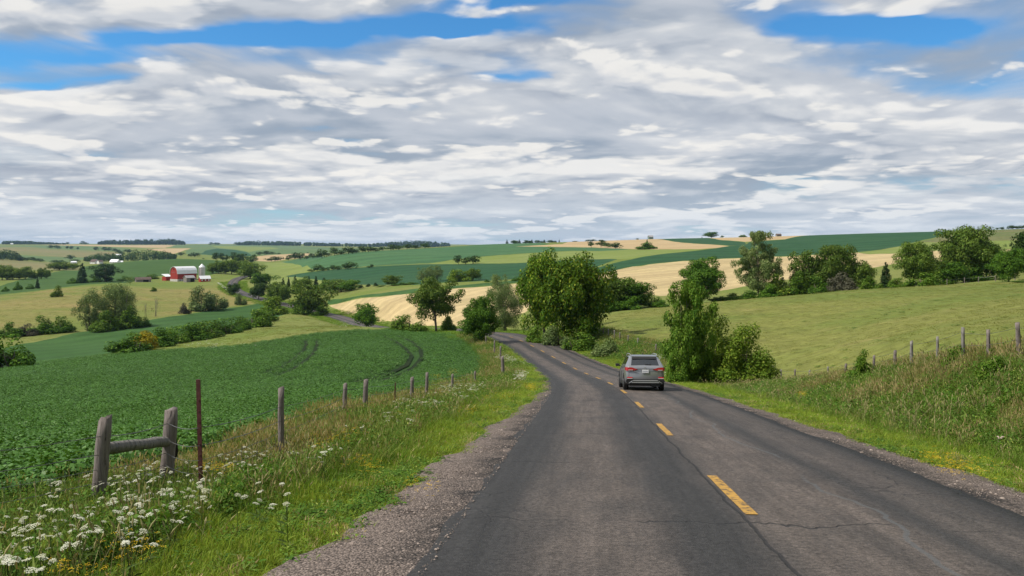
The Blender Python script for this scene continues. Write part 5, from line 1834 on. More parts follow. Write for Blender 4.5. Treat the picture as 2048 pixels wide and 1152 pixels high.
for k in range(6):
    x = -.105 + k * .042
    mb.box((x - .010, -2.4145, .905), (.007, .003, .062))
    if k % 2 == 0:
        mb.box((x + .006, -2.4145, .905 + .028), (.020, .003, .006))
    if k % 3 != 1:
        mb.box((x + .006, -2.4145, .905), (.018, .003, .006))
    mb.box((x + .012, -2.4145, .905 - .014), (.007, .003, .034))
mb.obj('plate_characters', M_INK, plate)
mb = MB()
mb.box((-.45, -2.402, .885), (.17, .008, .02))
mb.box((.55, -2.402, .885), (.05, .008, .018))
mb.obj('badge', M_SILV, car)
mb = MB()
mb.prism([(-.80, -2.30, .28), (.80, -2.30, .28), (.92, -2.33, .44), (.88, -2.33, .545), (-.88, -2.33, .545), (-.92, -2.33, .44)], (0, -.065, 0), (0, .3, 0))
mb.obj('bumper_cladding', M_BLK, car)
mb = MB()
for zc, w1, w2, hh in ((.475, .57, .60, .030), (.385, .64, .66, .022)):
    mb.prism([(-w2, -2.40, zc - hh), (w2, -2.40, zc - hh), (w1, -2.40, zc + hh), (-w1, -2.40, zc + hh)], (0, -.012, 0), (0, .05, 0))
for sd in (-1, 1):
    mb.prism([(sd * .64, -2.40, .42), (sd * .60, -2.40, .49), (sd * .78, -2.38, .36), (sd * .80, -2.38, .33)], (0, -.01, 0), (0, .04, 0))
mb.obj('skid_plate', M_SILV, car)
mb = MB()
mb.prism([(-.60, -1.90, 1.600), (.60, -1.90, 1.600), (.61, -1.62, 1.668), (-.61, -1.62, 1.668)], (0, 0, -.012), (0, 0, .022))
mb.obj('spoiler', M_BODY, car)
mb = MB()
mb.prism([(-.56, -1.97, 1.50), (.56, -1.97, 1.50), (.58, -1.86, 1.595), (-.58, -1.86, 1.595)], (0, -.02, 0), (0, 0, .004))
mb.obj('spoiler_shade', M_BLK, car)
mb = MB()
mb.prism([(-.008, -1.30, 1.68), (.008, -1.30, 1.68), (.008, -1.10, 1.68), (-.008, -1.10, 1.68)], (0, 0, 0), (0, -.06, .09))
mb.obj('roof_antenna', M_BLK, car)
mb = MB()
mb.box((.15, -2.245, 1.225), (.30, .03, .03))
mb.obj('wiper', M_BLK, car)
mb = MB()
mb.box((0, -.2, .27), (1.5, 4.0, .12))
mb.tube([(.52, -2.33, .24), (.52, -1.9, .24)], .04, 10)
mb.box((.48, -2.1, .26), (.36, .5, .14))
mb.obj('underbody', M_BLK, car)


# ================================================================ grass, crop and wild flowers
def gn_scatter(name, protos, X, Y, Z, rot, sxy, sz, idx, kind='stuff'):
    """stuff: one object whose geometry nodes set the prototype plants on the given points"""
    coll = bpy.data.collections.new(name + '_plants')
    for i, me in enumerate(protos):
        coll.objects.link(bpy.data.objects.new('%s_%02d' % (name, i), me))
    n = len(X)
    me = bpy.data.meshes.new(name)
    me.vertices.add(n)
    me.vertices.foreach_set('co', np.stack([X, Y, Z], 1).astype(np.float32).ravel())
    R3 = np.zeros((n, 3), np.float32)
    R3[:, 2] = rot
    R3[:, 0] = rng.normal(0, .06, n)
    R3[:, 1] = rng.normal(0, .06, n)
    S3 = np.stack([sxy, sxy, sz], 1).astype(np.float32)
    for nm, tp, dt, pr in (('rot', 'FLOAT_VECTOR', R3, 'vector'), ('scl', 'FLOAT_VECTOR', S3, 'vector'), ('idx', 'INT', np.asarray(idx, np.int32), 'value')):
        at_ = me.attributes.new(nm, tp, 'POINT')
        at_.data.foreach_set(pr, dt.ravel())
    o = link(bpy.data.objects.new(name, me))
    if kind:
        o['kind'] = kind
    ng = bpy.data.node_groups.new(name, 'GeometryNodeTree')
    ng.interface.new_socket('Geometry', in_out='INPUT', socket_type='NodeSocketGeometry')
    ng.interface.new_socket('Geometry', in_out='OUTPUT', socket_type='NodeSocketGeometry')
    N, L = ng.nodes, ng.links
    gi, go = N.new('NodeGroupInput'), N.new('NodeGroupOutput')
    m2p = N.new('GeometryNodeMeshToPoints')
    ci = N.new('GeometryNodeCollectionInfo')
    ci.inputs['Collection'].default_value = coll
    ci.inputs['Separate Children'].default_value = True
    ci.inputs['Reset Children'].default_value = True
    ip = N.new('GeometryNodeInstanceOnPoints')
    ip.inputs['Pick Instance'].default_value = True

    def attr(nm, dt):
        a_ = N.new('GeometryNodeInputNamedAttribute')
        a_.data_type = dt
        a_.inputs['Name'].default_value = nm
        return a_.outputs['Attribute']
    L.new(gi.outputs[0], m2p.inputs['Mesh'])
    L.new(m2p.outputs[0], ip.inputs['Points'])
    L.new(ci.outputs[0], ip.inputs['Instance'])
    L.new(attr('idx', 'INT'), ip.inputs['Instance Index'])
    e2r = N.new('FunctionNodeEulerToRotation')
    L.new(attr('rot', 'FLOAT_VECTOR'), e2r.inputs[0])
    L.new(e2r.outputs[0], ip.inputs['Rotation'])
    L.new(attr('scl', 'FLOAT_VECTOR'), ip.inputs['Scale'])
    L.new(ip.outputs[0], go.inputs[0])
    md = o.modifiers.new('scatter', 'NODES')
    md.node_group = ng
    return o


def blade_clump(name, mat, n, h, spread, width, lean, rg, seed_head=None):
    """a tuft: n bent tapering blades"""
    V, Fl, Lt, MI = [], [], [], []
    for i in range(n):
        an = rg.uniform(0, 2 * PI)
        r0 = spread * rg.random() ** .5
        x0, y0 = math.cos(an) * r0, math.sin(an) * r0
        da = rg.uniform(0, 2 * PI)
        hh = h * rg.uniform(.45, 1.1)
        ln = hh * lean * rg.uniform(.2, 1.3)
        lx, ly = math.cos(da) * ln, math.sin(da) * ln
        wa = rg.uniform(0, PI)
        wx, wy = math.cos(wa) * width * rg.uniform(.6, 1.2) / 2, math.sin(wa) * width * .8 / 2
        b = len(V)
        V += [(x0 - wx, y0 - wy, -.03), (x0 + wx, y0 + wy, -.03),
              (x0 + lx * .35 - wx * .85, y0 + ly * .35 - wy * .85, hh * .55), (x0 + lx * .35 + wx * .85, y0 + ly * .35 + wy * .85, hh * .55), (x0 + lx, y0 + ly, hh * (1 - .25 * lean))]
        Fl += [b, b + 1, b + 3, b + 2, b + 2, b + 3, b + 4]
        Lt += [4, 3]
        MI += [0, 0]
        if seed_head and rg.random() < seed_head:
            b = len(V)
            tx, ty, tz = x0 + lx, y0 + ly, hh * (1 - .25 * lean)
            w_ = width * 1.5
            V += [(tx - w_, ty, tz - .02), (tx + w_, ty, tz - .02), (tx + lx * .15 + w_ * .3, ty + ly * .15, tz + .12 * h), (tx + lx * .15 - w_ * .3, ty + ly * .15, tz + .12 * h)]
            Fl += [b, b + 1, b + 2, b + 3]
            Lt += [4]
            MI += [0]
    return np_mesh(name, V, Fl, Lt, [mat])


def leafy_plant(name, mat, n, h, r, leaf, rg, aspect=.6, lo=.1):
    """a bushy weed or crop plant: leaves all round a low dome"""
    d = rg.normal(size=(n, 3))
    d[:, 2] = np.abs(d[:, 2])
    d /= np.linalg.norm(d, axis=1)[:, None]
    q = rg.uniform(.5, 1.0, n)[:, None]
    p = d * q * np.array([r, r, h * (1 - lo)]) + np.array([0, 0, h * lo])
    nn = d * .5 + rg.normal(size=(n, 3)) * .35 + np.array([0, 0, .8])
    nn /= np.linalg.norm(nn, axis=1)[:, None]
    V, Fc = leaf_quads(p, nn, leaf, leaf * aspect, rg, .35)
    return np_mesh(name, V, Fc, np.full(len(Fc), 4), [mat])


def grass_mat(name, a, b, c=None):
    return leaf_mat(name, a, b, c, .30, .22, .65, .08)


GM_LUSH = grass_mat('lush_grass', (.090, .185, .020), (.175, .285, .035), (.26, .31, .07))
GM_LIME = grass_mat('bright_verge_grass', (.165, .255, .026), (.265, .345, .045), (.38, .34, .10))
GM_DRY = grass_mat('dry_grass', (.300, .240, .105), (.420, .340, .175), (.20, .22, .06))
GM_MIX = grass_mat('seeding_grass', (.115, .185, .035), (.195, .245, .062), (.36, .29, .13))
GM_WEED = grass_mat('weed_leaves', (.045, .115, .014), (.105, .200, .028), (.16, .24, .05))
GM_SOY = leaf_mat('soybean_leaves', (.038, .112, .012), (.078, .182, .024), (.13, .25, .07), .22, .12, .5, .22)
GM_PASTURE = grass_mat('pasture_grass', (.140, .175, .038), (.215, .215, .062), (.12, .17, .03))
rgp = np.random.default_rng(21)
P_SHORT = [blade_clump('tuft', GM_LUSH, 26, .20, .13, .010, .7, rgp) for _ in range(2)] + [blade_clump('tuft', GM_LIME, 26, .19, .13, .010, .7, rgp) for _ in range(2)]
P_TALL = [blade_clump('tuft', GM_LUSH, 28, .36, .16, .010, .6, rgp) for _ in range(2)] + [blade_clump('tuft', GM_MIX, 22, .46, .15, .007, .45, rgp, .5) for _ in range(2)]
P_DRY = [blade_clump('tuft', GM_DRY, 22, .58, .15, .006, .32, rgp, .7) for _ in range(2)] + [blade_clump('tuft', GM_MIX, 22, .52, .15, .007, .4, rgp, .7)]
P_WEED = [leafy_plant('weed', GM_WEED, 60, .50, .26, .085, rgp, .45) for _ in range(2)] + [leafy_plant('weed', GM_LUSH, 60, .42, .28, .075, rgp, .35)]
P_SOY = [leafy_plant('soybean', GM_SOY, 44, .45, .30, .125, rgp, .72, .25) for _ in range(3)] + [leafy_plant('soybean', GM_SOY, 80, .42, .34, .085, rgp, .72, .25) for _ in range(3)]


def vnoise(x, y, sc, seed=0):
    """smooth patchiness in 0..1"""
    x, y = np.asarray(x) * sc + seed * 7.1, np.asarray(y) * sc + seed * 3.7
    return .5 + .25 * (np.sin(x + 1.7 * np.sin(y * .9)) + np.sin(y * 1.13 + 1.9 * np.sin(x * .7 + 1.0)))


def strip_points(n, y0, y1, s0, s1, pw=1.35):
    """n points in the roadside strip between offsets s0..s1 (functions of Y allowed), thinning with distance"""
    u = rng.random(n)
    k = 1 - pw
    Y = ((y0 + 4) ** k + u * ((y1 + 4) ** k - (y0 + 4) ** k)) ** (1 / k) - 4
    a = s0(Y) if callable(s0) else s0
    b = s1(Y) if callable(s1) else s1
    s = a + (b - a) * rng.random(n)
    hd = road_head(Y)
    nx = 1 / np.sqrt(1 + hd * hd)
    return road_x(Y) + s * nx, Y - s * nx * hd, s, Y


def in_view(X, Y, m=260):
    px = CX + X / np.maximum(Y, .5) * F
    return (Y > 3.5) & (px > -m) & (px < 2048 + m)


def oLf(Y):
    return np.interp(Y, dG, oL)


def oRf(Y):
    return np.interp(Y, dG, oR)


def fence_off(Y):
    """offset of the left fence from the crown line"""
    return np.interp(Y, [0, 8, 12.3, 16, 28, 38, 52, 65, 85, 110, 130], [-9.6, -9.5, -9.2, -7.9, -9.8, -9.3, -9.0, -7.0, -6.5, -6.0, -6.0])


# ---- verge left and right: short bright grass by the gravel, taller and drier towards the fences
def verge(side):
    if side < 0:
        X, Yw, s, Y = strip_points(30000, 4.5, 135, lambda y: fence_off(y) - 1.6, lambda y: oLf(y) + .12)
        u = (oLf(Y) - s) / (oLf(Y) - fence_off(Y))               # 0 at the gravel, 1 at the fence
    else:
        X, Yw, s, Y = strip_points(42000, 7, 135, lambda y: oRf(y) - .10, lambda y: 12.6 + 0 * y)
        u = (s - oRf(Y)) / (11.2 - oRf(Y))
    ok = in_view(X, Yw)
    X, Y, u, s = X[ok], Yw[ok], u[ok], s[ok]
    n = len(X)
    Z = H(X, Y)
    pn = vnoise(X, Y, .55, 1)
    p2 = vnoise(X, Y, .23, 4)
    r_ = rng.random(n)
    rot = rng.uniform(0, 2 * PI, n)
    grow = 1 + np.clip(Y - 12, 0, 200) / 38
    return X, Y, Z, u, pn, p2, r_, rot, grow, s


for side in (-1, 1):
    X, Y, Z, u, pn, p2, r_, rot, grow, s = verge(side)
    if side < 0:
        short = u < .42 + .25 * (pn - .5) + .08 * rng.normal(size=len(u))
        dryp = np.clip((u - .70) * 1.4, 0, .22) * np.clip(pn * 1.6 - .45, 0, 1)
        dryp = np.where((Y > 14.5) & (Y < 22) & (u > .72), dryp + .22, dryp)
        dryp = np.where((Y > 25) & (Y < 40) & (u > .76), dryp + .10, dryp)
    else:
        short = u < .34 + .16 * (pn - .5) + .05 * rng.normal(size=len(u))
        dryp = np.where(u > .94, .30, .42 * np.clip((pn - .60) * 5, 0, 1) * np.clip((u - .42) * 4, 0, 1)) * np.where((Y < 66), 1.0, .3)
    dry = ~short & (r_ < dryp)
    wp = (.14 if side < 0 else .36) * np.clip(p2 * 2, .3, 1.8)
    weed = ~short & ~dry & (rng.random(len(u)) < wp)
    tall = ~short & ~dry & ~weed
    weed = weed | (short & (rng.random(len(u)) < .05 + .10 * (p2 > .62)))
    dry = dry | (short & ~weed & (rng.random(len(u)) < .025))
    short = short & ~weed & ~dry
    bare = short & (u < .07) & (rng.random(len(u)) < .35)
    for nm, msk, pr, hs in (('verge_grass', short & ~bare, P_SHORT, 1.0), ('tall_grass', tall, P_TALL, 1.0), ('dry_grass', dry, P_DRY, 1.0), ('roadside_weeds', weed, P_WEED, 1.0)):
        n = int(msk.sum())
        if n == 0:
            continue
        if nm == 'verge_grass':
            lime = rng.random(n) < np.clip(1.1 - u[msk] * 1.8 + .5 * (pn[msk] - .5), .1, .9)
            idx = np.where(lime, 2, 0) + rng.integers(0, 2, n)
            hh = (.55 + .75 * np.clip(u[msk] * 2.4, 0, 1)) * (.6 + .8 * vnoise(X[msk], Y[msk], 1.9, 6)) * rng.lognormal(0, .2, n)
        elif nm == 'tall_grass':
            idx = np.where(rng.random(n) < .35 + .35 * (u[msk] > .7), 2, 0) + rng.integers(0, 2, n)
            hh = .75 + .35 * p2[msk]
        else:
            idx = rng.integers(0, len(pr), n)
            hh = (.7 + .5 * p2[msk]) * np.where(u[msk] < .38, .35, 1.0)
        sz = hh * rng.uniform(.7, 1.25, n)
        if side < 0 and nm != 'verge_grass':
            sz = sz * np.where((Y[msk] < 17) & (u[msk] > .5), .62, 1.0)
        if side > 0:
            sz = sz * np.interp(Y[msk], [30, 42, 70, 90], [1, .55, .55, 1]) if nm != 'verge_grass' else sz
        gn_scatter(nm, pr, X[msk], Y[msk], Z[msk], rot[msk], grow[msk] * rng.uniform(.8, 1.2, n) * (1.0 if nm != 'roadside_weeds' else .8), sz * (1 + .12 * (grow[msk] - 1)), idx)

# ---- thin seeding stems standing above the grass
GM_STALK = grass_mat('pale_stalks', (.26, .26, .11), (.38, .33, .17), (.34, .24, .14))
P_STALK = []
for v in range(4):
    mb = MB()
    rg = np.random.default_rng(700 + v)
    for q in range(4):
        x0, y0, lx, ly = rg.uniform(-.12, .12), rg.uniform(-.12, .12), rg.normal(0, .10), rg.normal(0, .10)
        hh = rg.uniform(.6, 1.0)
        mb.tube([(x0, y0, 0), (x0 + lx * .4, y0 + ly * .4, hh * .6), (x0 + lx, y0 + ly, hh)], [.0030, .0025, .0018], 3, False)
        mb.tube([(x0 + lx, y0 + ly, hh - .02), (x0 + lx * 1.1, y0 + ly * 1.1, hh + .05), (x0 + lx * 1.25, y0 + ly * 1.25, hh + .13)], [.003, .010, .002], 4, False)
    P_STALK.append(mb.mesh('stalk', GM_STALK))
for side, n in ((-1, 900), (1, 1700)):
    if side < 0:
        X, Yw, s, Y = strip_points(n, 5, 90, lambda y: fence_off(y) - 1.2, lambda y: oLf(y) - 1.2, 1.5)
    else:
        X, Yw, s, Y = strip_points(n, 8, 90, lambda y: oRf(y) + 2.0, lambda y: 12.6 + 0 * y, 1.5)
    ok = in_view(X, Yw) & (rng.random(n) < np.clip(vnoise(X, Yw, .4, 9) * 1.8 - .5, .05, 1))
    X, Yw = X[ok], Yw[ok]
    n = len(X)
    hgt = (.55 if side < 0 else .75) * (np.interp(Yw, [30, 42, 70, 90], [1, .6, .6, 1]) if side > 0 else 1)
    gn_scatter('seeding_stems', P_STALK, X, Yw, H(X, Yw), rng.uniform(0, 6.28, n), 1 + Yw / 40, hgt * rng.uniform(.7, 1.2, n), rng.integers(0, 4, n))

# ---- verge of the far road and of the bends
n = 5200
u_ = rng.random(n)
Y = 130 + 480 * u_ ** 1.6
sd = np.where(rng.random(n) < .5, -1, 1)
s = sd * (3.9 + 5.5 * rng.random(n))
hd = road_head(Y)
nx = 1 / np.sqrt(1 + hd * hd)
X, Yw = road_x(Y) + s * nx, Y - s * nx * hd
gn_scatter('tall_grass', P_TALL, X, Yw, H(X, Yw), rng.uniform(0, 6.28, n), 2.0 + Y / 110, 1.0 + Y / 500, rng.integers(0, 2, n))

# ---- soybean canopy, row by row, thinning into the ground colour with distance
soy_poly = np.array([from_q(a[0] / QS, a[1]) for a in faces2[0]])


def inside(px_, py_, poly):
    ins = np.zeros(len(px_), bool)
    for (x0, y0), (x1, y1) in zip(poly, np.roll(poly, -1, 0)):
        hit = (y0 > py_) != (y1 > py_)
        with np.errstate(divide='ignore', invalid='ignore'):
            ins ^= hit & (px_ < (x1 - x0) * (py_ - y0) / (y1 - y0) + x0)
    return ins


tracks = []
for pl in ([(520, 752), (560, 738), (590, 718), (607, 702), (613, 690), (611, 681)], [(556, 754), (588, 739), (614, 720), (629, 704), (634, 690), (632, 681)],
           [(768, 674), (790, 684), (812, 699), (823, 714), (812, 733), (765, 753), (700, 770)], [(797, 673), (822, 684), (840, 699), (844, 715), (828, 736), (785, 756), (725, 776)]):
    w_ = [pt(*p)[:2] for p in pl]
    for a, b in zip(w_[:-1], w_[1:]):
        for k in range(40):
            tracks.append((a[0] + (b[0] - a[0]) * k / 40, a[1] + (b[1] - a[1]) * k / 40))
tracks = np.array(tracks)
M_TRACK = ground_mat('track_soil', [(.012, .024, .007), (.016, .030, .009), (.026, .026, .013)], None, (1.2, .3))
for q in range(4):
    P = tracks[q * 200:(q + 1) * 200][::8] if q < 2 else tracks[400 + (q - 2) * 240:][:240][::8]
    if len(P) < 3:
        continue
    dP = np.gradient(P, axis=0)
    dP /= np.linalg.norm(dP, axis=1)[:, None] + 1e-9
    V = []
    for (x, y), (ax, ay) in zip(P, dP):
        for sgn in (-.26, 0, .26):
            X, Y = x - ay * sgn, y + ax * sgn
            V.append((X, Y, float(H(X, Y)[0]) + .10))
    k_ = len(P)
    Fq = [(3 * i + j, 3 * i + j + 1, 3 * i + j + 4, 3 * i + j + 3) for i in range(k_ - 1) for j in range(2)]
    me = bpy.data.meshes.new('tyre_track')
    me.from_pydata(V, [], Fq)
    me.materials.append(M_TRACK)
    o = link(bpy.data.objects.new('tyre_track', me))
    o['kind'] = 'structure'


def track_free(X, Y, w):
    ok = np.ones(len(X), bool)
    for i in range(0, len(X), 4000):
        d = np.hypot(X[i:i + 4000, None] - tracks[None, :, 0], Y[i:i + 4000, None] - tracks[None, :, 1]).min(1)
        ok[i:i + 4000] = d > w
    return ok


ra = R(14)
SX, SY, SG, SH = [], [], [], []
for (ya, yb, row, gap, grow_, hsc) in [(5, 26, .50, .24, .95, 1.0), (26, 48, .60, .40, 1.2, 1.0), (48, 85, .85, .62, 1.6, 1.0), (85, 180, 1.0, .95, 1.95, 1.0)]:
    wdt = yb * .75 + 12
    a_ = np.arange(-wdt - 30, 40, row)
    b_ = np.arange(-60, yb + 60, gap)
    A, B = np.meshgrid(a_, b_)
    A, B = A.ravel() + rng.normal(0, row * .10, A.size), B.ravel() + rng.normal(0, gap * .3, B.size)
    X, Y = A * math.cos(ra) + B * math.sin(ra), -A * math.sin(ra) + B * math.cos(ra)
    ok = (Y >= ya) & (Y < yb) & in_view(X, Y, 200)
    X, Y = X[ok], Y[ok]
    ok = inside(X, Y, soy_poly)
    X, Y = X[ok], Y[ok]
    if yb > 40:
        ok = track_free(X, Y, .60)
        X, Y = X[ok], Y[ok]
    SX.append(X)
    SY.append(Y)
    SG.append(np.full(len(X), grow_))
    SH.append(np.full(len(X), hsc))
SX, SY, SG, SH = map(np.concatenate, (SX, SY, SG, SH))
n = len(SX)
gn_scatter('soybean_crop', P_SOY, SX, SY, H(SX, SY), rng.uniform(0, 6.28, n), SG * rng.uniform(.8, 1.2, n), SH * rng.uniform(.8, 1.15, n) * (.9 + .25 * vnoise(SX, SY, .12, 3)), np.where(SY > 26, 3, 0) + rng.integers(0, 3, n))

# ---- pasture tufts
n = 9000
Y = 18 + 150 * rng.random(n) ** 1.15
X = 14 + rng.random(n) * (Y * .66 + 6)
pp = np.array([from_q(a[0] / QS, a[1]) for a in faces2[-1]])
ok = inside(X, Y, pp) & in_view(X, Y, 150)
X, Y = X[ok], Y[ok]
n = len(X)
P_PAST = [blade_clump('tuft', GM_PASTURE, 30, .17, .30, .014, .9, rgp) for _ in range(3)] + [leafy_plant('weed', GM_WEED, 30, .2, .3, .12, rgp, .4)]
gn_scatter('pasture_grass', P_PAST, X, Y, H(X, Y), rng.uniform(0, 6.28, n), (1 + Y / 80) * rng.uniform(.7, 1.3, n), rng.uniform(.25, .65, n), np.where(rng.random(n) < .035 * (vnoise(X, Y, .09, 2) > .5), 3, rng.integers(0, 3, n)))
# meadow tufts on the left grass strip and hay field
n = 9000
px_ = rng.uniform(-60, 720, n)
Y = np.exp(rng.uniform(math.log(120), math.log(520), n))
X = (px_ - CX) / F * Y
q_, r_q = to_q(X, Y)
inf = np.zeros(n, bool)
for i in (0, 1, 3):
    inf |= inside(q_ * QS, r_q, faces2[i])
inf |= np.abs(X - road_x(Y)) < 5
ok = ~inf
X, Y = X[ok], Y[ok]
n = len(X)
gn_scatter('meadow_grass', P_PAST[:3], X, Y, H(X, Y), rng.uniform(0, 6.28, n), (1 + Y / 120) * rng.uniform(.7, 1.3, n), rng.uniform(.5, 1.2, n), rng.integers(0, 3, n))

# ---- gravel stones
M_PEB = None
m, t, bs, _ = new_mat('pebble_stone')
oi = t.new('ShaderNodeObjectInfo')
t.put(bs.inputs['Base Color'], t.mix(oi.outputs['Random'], (.085, .068, .060), (.34, .28, .245)))
bs.inputs['Roughness'].default_value = .9
pb = []
for q in range(4):
    mb = MB()
    mb.tube([(0, 0, -.30), (rgp.uniform(-.1, .1), rgp.uniform(-.1, .1), .05), (.05, 0, .38)], [.42, .52, .22], 6)
    pb.append(mb.mesh('pebble', m))
for side in (-1, 1):
    n = 9000 if side < 0 else 4000
    if side < 0:
        X, Yw, s, Y = strip_points(n, 5, 40, lambda y: oLf(y) + .08, lambda y: -3.36 + 0 * y, 1.5)
        zz0 = -.055 - .035 * (-s - 3.45) + .02 * (s > -3.42)
    else:
        X, Yw, s, Y = strip_points(n, 9, 40, lambda y: 3.5 + 0 * y, lambda y: oRf(y) - .05, 1.5)
        zz0 = -.055 - .035 * (s - 3.45)
    sc_ = rng.lognormal(math.log(.012), .55, n)
    gn_scatter('gravel_stones', pb, X, Yw, road_z(Y) + zz0 + .004, rng.uniform(0, 6.28, n), sc_, sc_ * .7, rng.integers(0, 4, n))

# ---- wild flowers
M_STEM = grass_mat('flower_stem', (.060, .105, .024), (.10, .145, .04))
m, t, bs, _ = new_mat('white_umbel')
oi = t.new('ShaderNodeObjectInfo')
t.put(bs.inputs['Base Color'], t.mix(oi.outputs['Random'], (.36, .37, .25), (.56, .56, .46)))
bs.inputs['Roughness'].default_value = .9
M_UMB = m
M_YEL = plain('yellow_petals', (.62, .40, .015), .8, 0, .2, .15, 20)


def umbel(mb, c, r, rg, dome=.3, n=26):
    """a flat flower head made of many small clusters"""
    for k in range(n):
        rr_ = r * math.sqrt((k + .5) / n)
        an = k * 2.399 + rg.uniform(-.2, .2)
        x, y = c[0] + math.cos(an) * rr_, c[1] + math.sin(an) * rr_
        z = c[2] + dome * r * (1 - (rr_ / r) ** 2) + rg.uniform(-.003, .003)
        w_ = r * rg.uniform(.15, .24)
        b = [(x + math.cos(a_) * w_, y + math.sin(a_) * w_, z - .25 * w_) for a_ in (0.2, 1.5, 2.7, 3.9, 5.2)]
        mb.add(b + [(x, y, z + .30 * w_)], [(i, (i + 1) % 5, 5) for i in range(5)])


CAR = []
for v in range(5):
    rg = np.random.default_rng(300 + v)
    heads_, st = [], MB()
    nb = [1, 2, 1, 3, 2][v]
    for q in range(nb):
        hx, hy = (0, 0) if q == 0 else (rg.uniform(-.14, .14), rg.uniform(-.14, .14))
        hz_ = 1.0 if q == 0 else rg.uniform(.72, .95)
        st.tube([(0, 0, -.05), (hx * .3, hy * .3, hz_ * .45), (hx, hy, hz_)], [.0055, .0045, .003], 4, False)
        mb = MB()
        umbel(mb, (0, 0, 0), rg.uniform(.021, .042), rg, rg.uniform(.1, .45))
        tx, ty = rg.normal(0, .25, 2)
        mb.v = [(x, y, z + x * tx + y * ty) for x, y, z in mb.v]
        heads_.append((mb.mesh('flower_head', M_UMB), (hx, hy, hz_)))
    for q in range(7):
        an = rg.uniform(0, 6.28)
        z = rg.uniform(.1, .6)
        e = (math.cos(an) * .12, math.sin(an) * .12, z + .08)
        st.add([(0, 0, z), (e[0] * .6 - .012, e[1] * .6 + .012, z + .07), e, (e[0] * .6 + .012, e[1] * .6 - .012, z + .05)], [(0, 1, 2, 3)])
    CAR.append((st.mesh('stem', M_STEM), heads_))

rf = random.Random(11)
npl = 0


def carrot(px, py, h, wh):
    global npl
    X, Y, z = pt(px, py, lift=h)
    st, hs = CAR[rf.randrange(5)]
    o = empty('wild_flower', (X, Y, z), rf.uniform(0, 6.28), rf.uniform(-.08, .08), rf.uniform(-.08, .08))
    k = rf.uniform(.85, 1.25)
    o.scale = (k, k, 1)
    set_props(o, 'white umbel flower ' + wh, 'flower', 'white umbel flowers ' + wh)
    so = bpy.data.objects.new('stem', st)
    so.scale = (1, 1, h)
    link(so, o)
    for me, (hx, hy, hz_) in hs:
        ho = bpy.data.objects.new('flower_head', me)
        ho.location = (hx, hy, hz_ * h)
        link(ho, o)
    npl += 1


# clusters (centre column, row, spread columns, rows, count, where), as the flowers stand in the photo
for cx_, cy_, sx_, sy_, cn, wh in [(60, 1050, 60, 40, 24, 'in the drift at the left edge, left of the leaning brace post'), (40, 1110, 50, 25, 16, 'in the patch filling the lower left corner'), (170, 1020, 70, 35, 20, 'in the drift at the foot of the leaning brace post'),
                               (270, 985, 60, 40, 32, 'in the thickest drift, before the brace rail'), (330, 1000, 60, 28, 24, 'in the drift before the thick post beside the steel post'), (300, 945, 45, 20, 13, 'under the brace rail, between the two thick posts'),
                               (215, 955, 30, 12, 7, 'right against the leaning brace post'), (110, 965, 22, 10, 6, 'in the small far drift left of the leaning brace post'), (395, 955, 50, 28, 15, 'around the foot of the rusty steel post'),
                               (440, 930, 55, 18, 10, 'just right of the rusty steel post'), (530, 895, 35, 14, 9, 'before the slim wooden post right of the steel post'), (480, 915, 30, 14, 6, 'midway between the steel post and the slim wooden post'),
                               (150, 1075, 60, 25, 11, 'in the shady grass below the drift at the leaning brace post'), (255, 1060, 50, 18, 6, 'scattered singly in the grass below the thickest drift'), (620, 905, 50, 22, 12, 'scattered in the short grass right of the slim wooden post'),
                               (700, 852, 45, 18, 12, 'along the fence before the two posts beyond the slim one'), (520, 985, 60, 22, 8, 'alone in the mown grass right of the rusty steel post')]:
    for _ in range(cn):
        px, py = rf.gauss(cx_, sx_ * .65), rf.gauss(cy_, sy_ * .65)
        if -30 < px < 780 and 830 < py < 1148:
            carrot(px, py, rf.uniform(.30, .55), wh)
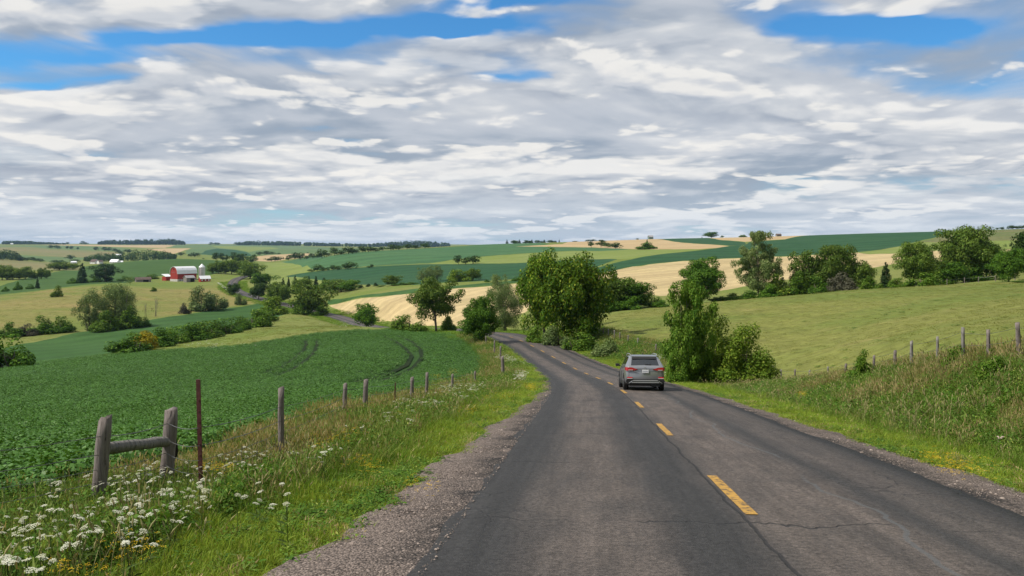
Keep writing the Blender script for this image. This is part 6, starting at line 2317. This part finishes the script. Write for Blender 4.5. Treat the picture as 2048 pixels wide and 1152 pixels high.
# farther white and yellow flowers: uncounted dots of colour
fw = []
for v in range(3):
    mb = MB()
    rg = np.random.default_rng(400 + v)
    for q in range(3 + v):
        umbel(mb, (rg.uniform(-.15, .15), rg.uniform(-.15, .15), rg.uniform(.38, .6)), rg.uniform(.035, .06), rg, .2, 9)
    fw.append(mb.mesh('flower_head', M_UMB))
fy = []
for v in range(3):
    mb = MB()
    rg = np.random.default_rng(500 + v)
    for q in range(7):
        umbel(mb, (rg.uniform(-.12, .12), rg.uniform(-.12, .12), rg.uniform(.25, .42)), rg.uniform(.012, .026), rg, .5, 5)
    fy.append(mb.mesh('flower_head', M_YEL))
for nm, pr, spots in (('white_wildflowers', fw, [(1018, 722, 12, 5, 60), (1040, 752, 14, 5, 40), (1005, 716, 14, 4, 30), (900, 780, 26, 8, 26), (935, 775, 20, 6, 16), (780, 830, 40, 14, 8), (1340, 716, 30, 4, 70),
                                                 (830, 810, 50, 12, 22), (1340, 750, 16, 4, 16), (690, 650, 30, 5, 40), (420, 690, 60, 5, 50)]),
                      ('yellow_wildflowers', fy, [(895, 765, 30, 9, 50), (905, 745, 10, 5, 26), (875, 752, 8, 4, 18), (700, 862, 35, 10, 24), (640, 885, 40, 12, 16), (430, 930, 30, 6, 26), (1060, 772, 10, 4, 36), (820, 825, 30, 6, 14), (1605, 788, 7, 4, 20), (1920, 925, 40, 10, 26),
                                                 (1860, 905, 30, 8, 14), (1000, 790, 30, 6, 16), (940, 815, 40, 6, 16), (740, 920, 30, 8, 10), (260, 1085, 40, 16, 9), (160, 1120, 40, 16, 7), (840, 960, 40, 10, 8)])):
    A = []
    for cx_, cy_, sx_, sy_, cn in spots:
        for _ in range(cn):
            px, py = rf.gauss(cx_, sx_ * .6), rf.gauss(cy_, sy_ * .6)
            X, Y, z = pt(round(px), py, lift=.4)
            A.append((X, Y, z - (0 if 'white' not in nm else .12), 1 + Y / 160))
    A = np.array(A)
    n = len(A)
    gn_scatter(nm, pr, A[:, 0], A[:, 1], A[:, 2] - (0 if 'white' in nm else 0), rng.uniform(0, 6.28, n), A[:, 3] * rng.uniform(.8, 1.2, n), 1 + A[:, 1] / 250, rng.integers(0, 3, n))
# a coarse tuft of broad blades at the gravel's edge
X, Y, z = pt(580, 1085)
big = link(bpy.data.objects.new('grass_tuft', blade_clump('grass_tuft', GM_LUSH, 16, .42, .08, .022, .9, rgp)))
big.location = (X, Y, z)
set_props(big, 'coarse tuft of broad grass blades at the edge of the left gravel shoulder', 'grass tuft')

# ---- air: far things fade to blue
HAZE = 4.0e-5
if HAZE:
    hv = bpy.data.materials.new('haze_air')
    hv.use_nodes = True
    t = NT(hv.node_tree)
    t.n.clear()
    ho = t.new('ShaderNodeOutputMaterial')
    pv = t.new('ShaderNodeVolumePrincipled')
    pv.inputs['Color'].default_value = (.45, .68, 1.0, 1)
    pv.inputs['Density'].default_value = HAZE
    pv.inputs['Anisotropy'].default_value = .2
    t.l.new(pv.outputs[0], ho.inputs['Volume'])
    zlo, zhi = float(GZ.min()) - 1.5, 24.0
    mb = MB()
    xm = float(np.abs(GX).max()) + 20
    mb.box((0, (float(GY.max()) - 30) / 2, (zlo + zhi) / 2), (2 * xm, float(GY.max()) + 60, zhi - zlo))
    hz_o = mb.obj('haze', hv)
    hz_o['kind'] = 'stuff'
